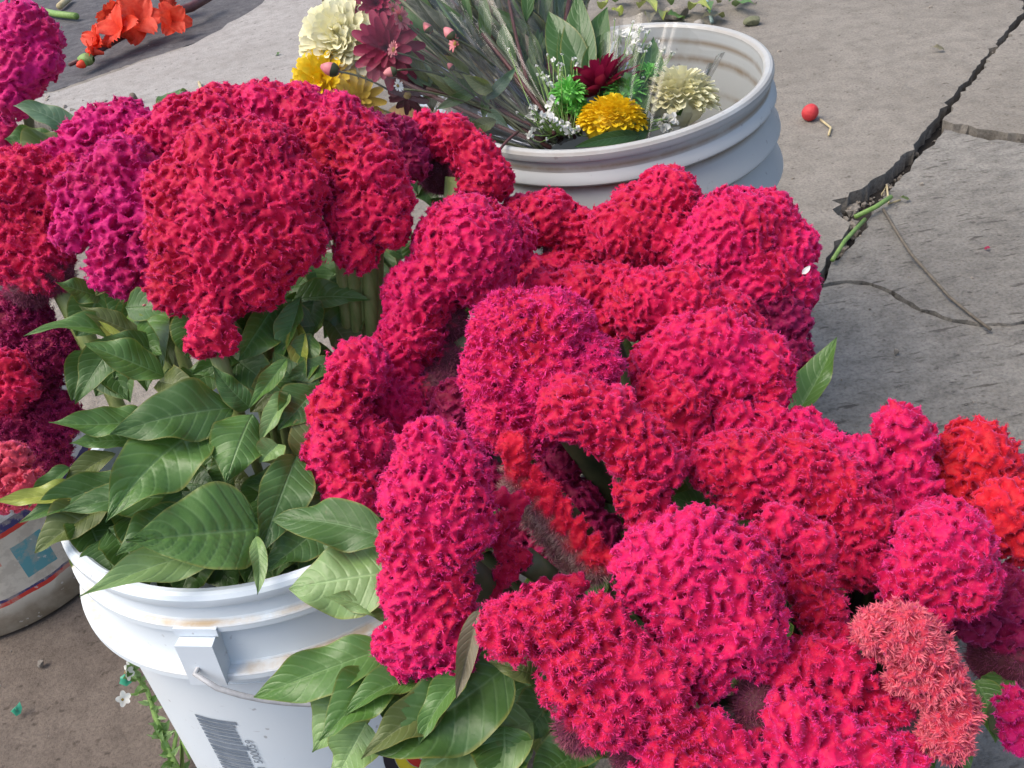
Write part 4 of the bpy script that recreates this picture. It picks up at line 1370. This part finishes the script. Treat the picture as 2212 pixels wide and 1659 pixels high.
def cello_cone(parent, apex, mouth, r0, r1, seed, a0=0.0, a1=2 * math.pi, rag=0.10):
    r = np.random.default_rng(seed)
    ax_ = mouth - apex
    M0 = frame(ax_)
    na, nl = 60, 16
    aa = np.linspace(a0, a1, na)
    f1, f2, f3 = r.uniform(0, 6, 3)
    P = np.zeros((nl, na, 3))
    edge = 1 + rag * 0.4 * (np.sin(3 * aa + f1) + 0.6 * np.sin(8 * aa + f2))
    for i, s_ in enumerate(np.linspace(0, 1, nl)):
        rr_ = (r0 + (r1 - r0) * s_ ** 1.25) * (1 + 0.10 * np.sin(aa * 7 + f1 + s_) + 0.07 * np.sin(aa * 13 + f2) + 0.05 * np.sin(aa * 3 + f3 + 3 * s_))
        P[i] = apex + ax_ * (s_ * edge)[:, None] + (np.cos(aa) * rr_)[:, None] * M0[:, 0] + (np.sin(aa) * rr_)[:, None] * M0[:, 1]
    mb = MB()
    mb.grid(P)
    return add('cellophane_wrap', mb.mesh('cellophane_wrap', CELLO), parent)


def stalk(parent, pts, r, mat, name='stem'):
    mb = MB()
    mb.tube(pts, r, 7)
    return add(name, mb.mesh(name, mat), parent)


def curve_stalk(parent, a, b, sag, r, mat, name='stem', n=8):
    a, b = np.asarray(a), np.asarray(b)
    return stalk(parent, bez(a, (a + b) / 2 + np.asarray(sag), b, n), r, mat, name)


pail_in = np.array([FWP['loc'][0] - 0.03, FWP['loc'][1] - 0.02, 0.03])

# bouquet lying over the left side of the pail
bqA = empty('wrapped_bouquet', pail_in, 'clear wrapped bouquet with cream, yellow and maroon flowers drooping over the pail side', 'bouquet', 'wrapped bouquets')
apA, moA = at(1185, 305, .86), at(850, 115, .93)
cello_cone(bqA, apA, moA, .014, .078, 1)
pompon(bqA, 'flower_head', at(748, 98, .97), unit(at(700, 60, .90) - at(752, 100, .97)), px_r(108, .97), M_CREAM, 300, .30, .22, seed=1, flat=.85)
pompon(bqA, 'flower_head', at(705, 180, .96), unit(at(660, 170, .90) - at(705, 180, .96)), px_r(76, .96), M_YEL, 190, .36, .22, seed=2)
daisy(bqA, at(775, 215, .94), at(740, 250, .86) - at(775, 215, .94), px_r(60, .94), flower_mat('gold_petal', (0.50, 0.33, 0.03), (0.62, 0.45, 0.08)), seed=3)
daisy(bqA, at(838, 105, .90), at(790, 95, .82) - at(838, 105, .90), px_r(82, .90), M_MAR, ((16, 1.0, .05), (14, .85, .35), (11, .65, .75), (8, .45, 1.1)), .12, 4)
daisy(bqA, at(815, 10, .95), at(790, -30, .85) - at(815, 10, .95), px_r(62, .95), M_MAR, seed=5)
daisy(bqA, at(880, 205, .92), at(870, 260, .86) - at(880, 205, .92), px_r(56, .92), flower_mat('dark_maroon_petal', (0.06, 0.006, 0.016), (0.10, 0.01, 0.025)), ((12, 1.0, -.5), (10, .8, .0)), .2, 6)
for i, (x, y, rp, t_) in enumerate([(862, 40, 27, .87), (852, 108, 20, .86), (848, 22, 18, .88), (985, 95, 20, .86), (858, 186, 15, .85)]):
    c_ = at(x, y, t_)
    daisy(bqA, c_, unit(CAM - c_) * .5 + IR * (-.6 if i % 2 else .5) + IU * .2, px_r(rp, t_), M_WHT if i == 4 else M_PNK, ((13, 1.0, .35),), .38, 10 + i, .34)
    curve_stalk(bqA, at(x + 6, y + 6, t_ + .01), at(1000 + 25 * i, 190 + 18 * i, .88), IU * .012, .0009, STEM_DARK)


def bud(parent, cen, axis, R, mat, cup_mat, name='bud'):
    M0 = frame(axis)
    u = np.linspace(0, 1, 9)
    th = np.linspace(0, 2 * np.pi, 12, endpoint=False)
    prof = R * np.sin(np.pi * (0.08 + 0.86 * u)) ** 0.7 * (1 - 0.25 * u)
    P = np.stack([prof[:, None] * np.cos(th) * (1 + .08 * np.cos(5 * th)), prof[:, None] * np.sin(th), (u[:, None] * 2.4 - 1.0) * R * np.ones(12)], -1)
    mb = MB()
    mb.grid(cen + P @ M0.T, closed=True)
    o = add(name, mb.mesh(name, mat), parent)
    mb = MB()
    mb.grid(cen + (P[:4] * np.array([1.08, 1.08, 1.0])) @ M0.T, closed=True)
    add('calyx', mb.mesh('calyx', cup_mat), o)
    return o


for i, (x, y, rp, t_, ex, ey) in enumerate([(716, 150, 17, .90, 780, 170), (845, 155, 12, .86, 900, 140), (925, 62, 11, .87, 960, 110), (972, 74, 13, .85, 1010, 120), (975, 145, 8, .87, 1010, 180)]):
    c_ = at(x, y, t_)
    ax_ = c_ - at(ex, ey, t_)
    bud(bqA, c_, ax_, px_r(rp, t_), M_PNK, STEM_DARK)
    curve_stalk(bqA, c_ - unit(ax_) * px_r(rp, t_) * .9, at(ex + 60, ey + 25, t_ + .02), IU * .006, .0010, STEM_DARK)
rb = np.random.default_rng(9)
for i in range(16):
    a = apA + rb.normal(size=3) * .006
    b_ = moA + (at(850, 115, .93) - at(850, 115, .93)) + IR * rb.uniform(-.03, .03) + IU * rb.uniform(-.055, .06) + FW * rb.uniform(-.02, .04)
    curve_stalk(bqA, a, b_, IU * rb.uniform(-.01, .015), rb.uniform(.001, .0022), (STEM_DARK, STEM_DARK, STEM_RED)[i % 3])
for i in range(14):
    s_ = rb.uniform(.3, .8)
    p0 = apA * (1 - s_) + moA * s_ + IU * rb.uniform(-.03, .03) * (s_ + .3) - FW * rb.uniform(0, .02)
    mb = MB()
    leaf_mesh(mb, p0, p0 + unit(IR * rb.uniform(-1, .3) + IU * rb.uniform(-.8, .8)) * rb.uniform(.025, .05), rb.uniform(.008, .016), unit(CAM - p0), seed=i, n=8, mm=4)
    add('leaf', mb.mesh('leaf', (LEAF['dark'], LEAF['olive'], LEAF['blue'])[i % 3]), bqA)
# paper sheets of the wrap
for (pts, nm) in (([(820, 262, .97), (905, 215, 1.0), (985, 262, .96), (900, 300, .93)], 'paper_wrap'), ([(690, -30, 1.04), (745, -35, 1.08), (735, 45, 1.03), (700, 55, 1.0)], 'paper_wrap')):
    c4 = [at(*p) for p in pts]
    uu = np.linspace(0, 1, 8)
    P = np.array([[(1 - u) * ((1 - v) * c4[0] + v * c4[1]) + u * ((1 - v) * c4[3] + v * c4[2]) + IU * .008 * math.sin(3 * u + 4 * v) for v in uu] for u in uu])
    mb = MB()
    mb.grid(P)
    add(nm, mb.mesh(nm, M_KRAFT), bqA)
curve_stalk(bqA, at(1075, 330, .80), at(1120, 285, .83), IU * .004, .0012, STEM_RED, 'fallen_stalk')

# bouquet sunk in the pail
bqB = empty('wrapped_bouquet', pail_in + np.array([.06, 0, 0]), 'clear wrapped bouquet sunk in the pail with yellow, maroon, green and white flowers', 'bouquet', 'wrapped bouquets')
pompon(bqB, 'flower_head', at(1322, 272, .845), unit(IU + .3 * -FW), px_r(92, .845), M_YEL, 300, .22, .17, seed=20, flat=.8)
daisy(bqB, at(1305, 200, .875), unit(IU * .9 - IR * .45 - FW * .1), px_r(98, .875), M_MAR, ((18, 1.0, .15), (16, .95, .45), (14, .85, .8), (10, .7, 1.1)), .12, 21, .24)
pompon(bqB, 'flower_head', at(1462, 225, .875), unit(IU - FW * .4), px_r(96, .875), M_CREAM, 260, .34, .22, seed=22)
for i, (x, y, rp) in enumerate([(1228, 205, 30), (1246, 236, 25), (1352, 203, 36), (1272, 246, 20), (1398, 158, 18), (1305, 212, 18), (1208, 240, 16)]):
    pompon(bqB, 'flower_head', at(x, y, .855 + .004 * i), unit(IU * .7 - FW * .6 + IR * rb.uniform(-.3, .3)), px_r(rp * 1.3, .86), M_GRN, 90, .5, .18, seed=30 + i)
gy = MB()
gst = MB()
gsp = []
for (cx, cy, sx, sy, n, t_) in ((1375, 95, 60, 42, 46, .90), (1400, 150, 60, 50, 26, .88), (1165, 250, 45, 40, 34, .84), (1190, 150, 70, 45, 22, .86), (1440, 270, 30, 30, 14, .85), (1225, 275, 40, 15, 16, .83)):
    for i in range(n):
        gsp.append((cx + rb.normal() * sx * .5, cy + rb.normal() * sy * .5, t_ + rb.uniform(-.02, .02), rb.choice([3.5, 5.5, 8, 12], p=[.4, .3, .2, .1])))
for (x, y, t_, rp) in gsp:
    c_ = at(x, y, t_)
    R_ = px_r(rp, t_)
    for k in range(7):
        d_ = unit(rb.normal(size=3))
        P = petal_grid(R_ * 1.1, R_ * 1.2, .4, .2, n=3, m_=2)
        sd_ = unit(np.cross(d_, rb.normal(size=3)))
        gy.grid(c_ + P[..., :1] * d_ + P[..., 1:2] * sd_ + P[..., 2:] * np.cross(d_, sd_))
    root_ = at(1230 + (x - 1230) * .45, 290, .85)
    gst.tube(bez(c_, (c_ + root_) / 2 + rb.normal(size=3) * .006, root_, 5), .00045, 4, cap=False)
add('gypsophila_sprays', gy.mesh('gypsophila_sprays', M_WHT), bqB)
add('gypsophila_stalks', gst.mesh('gypsophila_stalks', GRASSY), bqB)
for i, (b, t, w_) in enumerate([((1262, 195, .875), (1185, 25, .89), 62), ((1262, 200, .872), (1248, -25, .89), 58), ((1268, 200, .87), (1312, 15, .89), 60), ((1280, 205, .87), (1305, 70, .885), 46), ((1255, 190, .87), (1210, 50, .885), 50),
                                ((1410, 190, .87), (1412, 80, .90), 42), ((1400, 240, .86), (1370, 60, .90), 22), ((1470, 250, .85), (1415, 170, .87), 34), ((1385, 270, .84), (1395, 165, .86), 26), ((1400, 285, .835), (1265, 305, .825), 34),
                                ((1380, 292, .83), (1240, 318, .80), 22), ((1335, 300, .83), (1345, 250, .84), 24)]):
    mb = MB()
    B, T = at(*b), at(*t)
    leaf_mesh(mb, B, T, px_r(w_ * 1.45, b[2]), unit(CAM - B) * .9 + IR * rb.uniform(-.2, .2), bend=rb.uniform(-.1, .1), fold=.3, wave=.03, seed=70 + i, n=12, mm=6, ruff=.3)
    add('leaf', mb.mesh('leaf', M_BLADE), bqB)
cello_cone(bqB, at(1370, 340, .87), at(1425, 105, .88), .035, .052, 5, rag=.10)
for i in range(6):
    curve_stalk(bqB, at(1330 + 10 * i, 290, .86), np.array([FWP['loc'][0] + .01 * i, FWP['loc'][1], .05]), (0, 0, .0), .002, STEM_DARK)

# tall bouquets at the back: only stalks and film are in view
bqC = empty('wrapped_bouquet', pail_in + np.array([-.02, .04, 0]), 'tall film-wrapped bundle of dark stalks rising from the back of the pail', 'bouquet', 'wrapped bouquets')
apC = at(1200, 290, .88)
for i in range(60):
    f = i / 59
    top = at(905 + 345 * f + rb.normal() * 12, -50 + rb.normal() * 10, 1.02 + rb.uniform(-.05, .08))
    curve_stalk(bqC, apC + IR * rb.normal() * .012 + FW * rb.normal() * .01, top, IU * rb.uniform(-.01, .01) + IR * rb.uniform(-.008, .008), rb.uniform(.0012, .003), (STEM_DARK, STEM_RED, STEM_DARK, STEM_RED)[i % 4])
for i in range(90):
    s_ = rb.uniform(.15, .95)
    p0 = apC * (1 - s_) + at(rb.uniform(930, 1240), -40, 1.06) * s_
    mb = MB()
    leaf_mesh(mb, p0, p0 + unit(IR * rb.uniform(-.6, .6) + IU * rb.uniform(.3, 1)) * rb.uniform(.04, .075), rb.uniform(.012, .024), unit(CAM - p0) + IR * rb.uniform(-.6, .6), seed=200 + i, n=8, mm=4)
    add('leaf', mb.mesh('leaf', (LEAF['dark'], M_BLADE, LEAF['brown'], LEAF['dark'])[i % 4]), bqC)
for i, (x, t_, r_) in enumerate([(980, 1.02, .07), (1150, 1.04, .065)]):
    cello_cone(bqC, apC + IR * .004 * i, at(x, -60, t_), .012, r_, 40 + i)
daisy(bqC, at(985, -5, 1.06), unit(CAM - at(985, -5, 1.06)) + IU, px_r(50, 1.06), M_MAR, seed=88)
for i in range(120):
    p0 = at(rb.uniform(900, 1270), rb.uniform(-40, 230), rb.uniform(.98, 1.12))
    mb = MB()
    leaf_mesh(mb, p0, p0 + unit(IR * rb.uniform(-.9, .3) + IU * rb.uniform(.3, 1)) * rb.uniform(.06, .10), rb.uniform(.022, .045), unit(CAM - p0) + IR * rb.uniform(-.4, .4), seed=300 + i, n=8, mm=4)
    add('leaf', mb.mesh('leaf', (LEAF['dark'], LEAF['deep'], LEAF['deep'])[i % 3]), bqC)
for i in range(50):
    p0 = at(rb.uniform(930, 1210), rb.uniform(40, 250), rb.uniform(.93, 1.0))
    mb = MB()
    leaf_mesh(mb, p0, p0 + unit(IR * rb.uniform(-.9, .0) + IU * rb.uniform(.4, 1)) * rb.uniform(.05, .085), rb.uniform(.008, .018), unit(CAM - p0) + IR * rb.uniform(-.4, .4), seed=500 + i, n=8, mm=4)
    add('leaf', mb.mesh('leaf', (LEAF['deep'], LEAF['deep'], LEAF['dark'])[i % 3]), bqC)
c4 = [at(1005, 32, 1.03), at(1062, 45, 1.03), at(1068, 70, 1.02), at(1010, 60, 1.02)]
mb = MB()
mb.grid(np.array([[c4[0], c4[1]], [c4[3], c4[2]]]))
add('white_card', mb.mesh('white_card', M_CARD), bqC)

# ------------------------------------------------------------------ things lying on the ground
def gp(x, y, z=0.0):
    return gnd(x, y, z)


gl = empty('gladiolus_spike', gp(300, 95), 'cut orange-red gladiolus spike lying on the pale concrete', 'flower')
stalk(gl, [gp(150, 140, .03), gp(200, 118, .03), gp(255, 85, .035), gp(310, 55, .045), gp(360, 32, .05), gp(412, 16, .05), gp(455, -10, .05)], [.006, .008, .009, .010, .013, .015, .015], STEM_RED)


def glad(parent, cen, axis, R, seed):
    r = np.random.default_rng(seed)
    M0 = frame(axis, r.uniform(0, 6))
    mb = MB()
    th = np.linspace(0, 2 * np.pi, 10, endpoint=False)
    P = np.stack([np.array([[.12], [.22], [.30]]) * np.cos(th) * R, np.array([[.12], [.22], [.30]]) * np.sin(th) * R, np.array([[-.7], [-.3], [.1]]) * np.ones(10) * R], -1)
    mb.grid(cen + P @ M0.T, closed=True)
    head = add('floret', mb.mesh('floret', M_ORG), parent)
    for i in range(6):
        a = i * math.pi / 3 + r.normal() * .1
        tl = .75 - .35 * (i % 2) + r.normal() * .12
        out = M0 @ np.array([math.cos(a) * math.cos(tl), math.sin(a) * math.cos(tl), math.sin(tl)])
        sd_ = M0 @ np.array([-math.sin(a), math.cos(a), 0])
        up2 = np.cross(out, sd_)
        n, m_ = 9, 8
        u = np.linspace(0, 1, n)
        q = np.linspace(-1, 1, m_ + 1)
        W = .46 * R * np.sin(np.pi * np.clip(u * .78 + .12, 0, 1)) ** .7
        fr = .07 * R * np.sin(7 * q[None] + r.uniform(0, 6)) * (u ** 3)[:, None]
        G3 = cen + (u * R * 1.15)[:, None, None] * out + (W[:, None] * q)[..., None] * sd_ + (.25 * R * (u - 1.5 * u ** 2)[:, None] + .22 * W[:, None] * q ** 2 + fr)[..., None] * up2
        mp = MB()
        mp.grid(G3)
        add('petal', mp.mesh('petal', M_ORG), head)


for i, (x, y, z_, rp, ax_) in enumerate([(215, 92, .05, 36, (-.6, -.5, .6)), (262, 66, .06, 46, (-.4, -.5, .8)), (300, 48, .06, 48, (.3, -.7, .6)), (255, 40, .06, 40, (-.5, .4, .8)), (305, 10, .07, 44, (-.2, .6, .8)), (372, 45, .05, 36, (.5, -.9, .4)), (365, 2, .06, 40, (.2, .7, .7)), (205, 112, .04, 26, (-.8, -.3, .4))]):
    t_ = depth_at_height(x, y, z_)
    glad(gl, at(x, y, t_), np.array(ax_), px_r(rp, t_), 300 + i)
bud(gl, gp(188, 128, .03), gp(150, 124, .04) - gp(200, 124, .03), .020, GRASSY, STEM)
bud(gl, gp(178, 138, .025), gp(160, 145, .03) - gp(200, 128, .03), .014, M_ORG, GRASSY)


def ground_stick(name, pts, r, mat, label, cat='stalk', group=None):
    P = np.array([gp(x, y, z_) for x, y, z_ in pts])
    mb = MB()
    mb.tube(P, np.interp(np.linspace(0, 1, len(P)), [0, 1], r if isinstance(r, tuple) else (r, r)), 8)
    o = add(name, mb.mesh(name, mat), None, label, cat, group)
    return o


ground_stick('cut_stalk', [(85, 22, .012), (120, 30, .012), (165, 35, .012)], .012, GRASSY, 'thick pale green cut stalk on the dark asphalt')
ground_stick('cut_stalk', [(128, 14, .012), (150, -5, .012)], .012, STRAW, 'short whitish cut stalk on the dark asphalt')
ground_stick('dry_twig', [(1908, 452, .006), (1940, 505, .006), (1968, 548, .010), (2005, 590, .007), (2050, 640, .008), (2095, 678, .005), (2140, 712, .004)], (.0022, .0018), TWIG, 'long thin dry twig lying across the cleft slab', 'twig')
ground_stick('green_stalk', [(1848, 468, .012), (1890, 448, .012), (1925, 425, .014)], .0035, GRASSY, 'short green stalk caught in the wide paving joint')
ground_stick('green_stalk', [(1798, 562, .010), (1825, 520, .010), (1868, 474, .006)], .0030, GRASSY, 'long green stalk lying in the lower end of the joint')
ground_stick('straw', [(1905, 420, .004), (1915, 400, .008), (1920, 440, .004), (1945, 432, .004)], .0016, STRAW, 'bent straw beside the wide joint')
ground_stick('dry_tendril', [(1772, 258, .003), (1785, 268, .006), (1795, 276, .004), (1790, 292, .004)], .0020, STRAW, 'curled pale tendril next to the red bud')
ground_stick('dry_tendril', [(430, 178, .01), (434, 190, .02), (442, 196, .012), (446, 210, .01)], .004, STRAW, 'bent pale tendril on the concrete behind the crests')
ground_stick('blue_straw', [(1522, -10, .03), (1532, 20, .02), (1538, 48, .006)], .0045, plain_mat('bluish_straw', (.22, .32, .30), (.30, .40, .37), 40, .5), 'pale bluish straw on the litter behind the pail')
for nm, pts, lab in (('wooden_peg', [(286, 206, .03), (296, 222, .0)], 'short dark peg in the sandy strip'), ('wooden_peg', [(405, 204, .03), (412, 222, .0)], 'second short dark peg beside the fallen leaf')):
    ground_stick(nm, pts, .008, TWIG, lab, 'peg')

# red bud lying on the slab
mb = MB()
u = np.linspace(0.02, np.pi - .02, 12)
th = np.linspace(0, 2 * np.pi, 18, endpoint=False)
Rb = .0145
P = np.stack([np.sin(u)[:, None] * np.cos(th) * Rb, np.sin(u)[:, None] * np.sin(th) * Rb * (1 + .05 * np.cos(4 * th)), np.cos(u)[:, None] * Rb * 1.08 * np.ones(18)], -1)
cb = gp(1750, 243, .0145)
mb.grid(cb + P @ frame((.3, -.4, .8)).T, closed=True)
rb_ = add('fallen_bud', mb.mesh('fallen_bud', plain_mat('red_bud', (.42, .02, .03), (.55, .05, .05), 160, .6, .001)), None, 'round red flower bud lying alone on the grey slab', 'bud')


def ground_leaf(name, b, t, wpx, mat, label, cat='leaf', lift=.012, **kw):
    B, T = gp(b[0], b[1], .004), gp(t[0], t[1], lift)
    tm = depth_at_height(b[0], b[1], 0)
    mb = MB()
    grp = kw.pop('group', None)
    leaf_mesh(mb, B, T, px_r(wpx, tm), np.array([0, -.3, 1.0]), n=12, mm=6, **kw)
    add(name, mb.mesh(name, mat), None, label, cat, grp)


ground_leaf('fallen_leaf', (402, 194), (335, 240), 34, LEAF['mid'], 'green leaf fallen on the pale concrete by the pegs', bend=.1, seed=1)
ground_leaf('fallen_leaf', (2040, 108), (2010, 102), 14, LEAF['brown'], 'small dark withered leaf on the grey slab', bend=.2, seed=2)
ground_leaf('fallen_leaf', (596, 120), (606, 112), 10, M_BLADE, 'tiny green leaf bit on the pale concrete', bend=.1, seed=3)
ground_leaf('fallen_leaf', (1965, 430), (1940, 426), 12, LEAF['olive'], 'small olive leaf bit beside the joint', bend=.1, seed=4)
ground_leaf('fallen_petal', (2126, 538), (2140, 534), 9, M_MAR, 'tiny red petal on the cleft slab', 'petal', bend=.1, seed=5, lift=.006)
lit_l = ['broad green leaf in the litter behind the pail', 'yellowing leaf in the litter behind the pail', 'brown withered leaf in the litter behind the pail']
rt = np.random.default_rng(21)
lit = [(1330, 5), (1380, 18), (1420, 0), (1450, 12), (1490, 22), (1550, 6), (1590, 14), (1345, 30), (1405, 40), (1475, 40), (1300, 20), (1560, 38), (1520, 16), (1440, 30), (1370, -8), (1610, -4)]
for i, (x, y) in enumerate(lit):
    a = rt.uniform(0, 6.28)
    ground_leaf('litter_leaf', (x, y), (x + 45 * math.cos(a), y + 14 * math.sin(a)), rt.uniform(22, 36), (LEAF['mid'], LEAF['yellow'], LEAF['brown'])[i % 3], lit_l[i % 3], bend=.2, seed=400 + i, lift=rt.uniform(.02, .05), group='leaf litter behind the pail')
for i, (x, y, rp) in enumerate([(1458, 28, 30), (1510, 50, 14), (1625, 46, 20)]):
    bm = bmesh.new()
    bmesh.ops.create_icosphere(bm, subdivisions=3, radius=1)
    rs = np.random.default_rng(500 + i)
    t_ = depth_at_height(x, y, 0)
    dirs = [unit(rs.normal(size=3)) for _ in range(7)]
    for v in bm.verts:
        p = np.array(v.co)
        for d_ in dirs:
            k = p @ d_
            if k > .72:
                p = p - d_ * (k - .72) * .9
        v.co = Vector(p * px_r(rp, t_) * np.array([1, .8, .55]))
    me = bpy.data.meshes.new('stone')
    bm.to_mesh(me)
    bm.free()
    me.materials.append((STONE_SANDY, STONE_PALE, LEAF['olive'])[i] if i < 2 else plain_mat('mossy_clod', (.10, .11, .06), (.18, .18, .11), 90, .9, .004))
    o = add('stone' if i < 2 else 'moss_clod', me, None, ('tan angular stone in the litter behind the pail', 'small pale stone beside the far pail rim', 'grey-green mossy clod on the slab beyond the pail')[i], 'stone' if i < 2 else 'clod')
    o.location = Vector(gp(x, y, px_r(rp, t_) * .4))

# weed growing against the clean white pail
wd = empty('weed', gp(395, 1665), 'small green weed with tiny white flowers growing against the white pail', 'plant')
wp = [gp(395, 1680, .0), gp(372, 1640, .02), gp(350, 1590, .03), gp(335, 1545, .045), gp(318, 1490, .06), gp(296, 1462, .07), gp(278, 1440, .085)]
stalk(wd, wp, [.0028, .0028, .0026, .0024, .002, .0016, .0012], GRASSY)
stalk(wd, [wp[4], gp(290, 1500, .07), gp(262, 1503, .075)], [.0014, .001, .0008], GRASSY)
stalk(wd, [wp[1], gp(385, 1560, .03), gp(372, 1500, .05)], [.002, .0016, .001], GRASSY)
stalk(wd, [wp[0], gp(392, 1600, .03), gp(410, 1640, .02)], [.002, .0016, .001], GRASSY)
rw = np.random.default_rng(33)
for i in range(60):
    j = rw.integers(0, len(wp) - 1)
    p0 = wp[j] * (1 - (f := rw.uniform())) + wp[j + 1] * f
    d_ = unit(rw.normal(size=3) + np.array([0, 0, .5]))
    mb = MB()
    leaf_mesh(mb, p0, p0 + d_ * rw.uniform(.006, .016), rw.uniform(.003, .007), unit(CAM - p0), seed=i, n=5, mm=2)
    add('leaf', mb.mesh('leaf', (LEAF['light'], LEAF['mid'])[i % 2]), wd)
for (x, y, z_) in ((272, 1452, .085), (264, 1512, .075), (286, 1440, .08)):
    c_ = gp(x, y, z_)
    daisy(wd, c_, unit(CAM - c_) + rw.normal(size=3) * .6, .0075, M_WHT, ((5, 1.0, .5),), .25, int(x), .7)
# green plastic scraps
for i, (x, y, rp) in enumerate([(35, 1533, 13), (272, 1466, 16)]):
    c_ = gp(x, y, .006 if i == 0 else .06)
    mb = MB()
    a = np.linspace(0, 6.28, 9)
    P = np.array([[c_ + px_r(rp, .85) * k * (math.cos(q) * np.array([1, .2, 0]) + math.sin(q) * np.array([0, .7, .5])) * (1 + .3 * math.sin(3 * q + i)) + np.array([0, 0, .003 * math.sin(2 * q)]) for q in a] for k in (.05, .6, 1)])
    mb.grid(P)
    add('plastic_scrap', mb.mesh('plastic_scrap', plain_mat('green_plastic', (.02, .22, .13), (.05, .30, .19), 50, .35)), None, ('tiny green plastic scrap alone on the brown ground', 'green plastic scrap caught at the top of the weed')[i], 'scrap')
# white petals dropped on the crests
for i, (x, y, t_) in enumerate([(1732, 592, .675), (1500, 588, .65)]):
    p0 = at(x, y, t_)
    mb = MB()
    leaf_mesh(mb, p0, p0 + IR * .006 + IU * .006, .004, unit(CAM - p0), seed=i, n=6, mm=4)
    add('fallen_petal', mb.mesh('fallen_petal', M_WHT), None, ('white petal stuck on the side of the broad pink crest', 'white petal between the flat red crests')[i], 'petal')
# gravel in the sandy strip
mb = MB()
ico = bmesh.new()
bmesh.ops.create_icosphere(ico, subdivisions=1, radius=1)
iv = np.array([v.co for v in ico.verts])
it = np.array([[v.index for v in f.verts] for f in ico.faces])
ico.free()
for i in range(620):
    x, y = rt.uniform(30, 640), rt.uniform(205, 300)
    if i > 300:
        x, y = rt.uniform(0, 2212), rt.uniform(0, 1650)
    p = gp(x, y)
    if i < 150:
        j_ = rt.integers(1, 10)
        f_ = rt.uniform()
        q_ = joint_l[j_] * (1 - f_) + joint_l[j_ + 1] * f_ + np.array([rt.uniform(.0, .03), rt.normal() * .006])
        p = np.array([q_[0], q_[1], -.024])
    s_ = rt.choice([.0015, .003, .005, .009], p=[.35, .35, .2, .1]) * (1 if i <= 300 else .5)
    mb.push(p + np.array([0, 0, s_ * .3]) + iv * s_ * rt.uniform(.6, 1.2, 3) + rt.normal(size=iv.shape) * s_ * .15, T=it)
gr = add('gravel', mb.mesh('gravel', STONE_SANDY, smooth=False), None, 'loose grit and small stones scattered on the paving', 'gravel', kind='stuff')
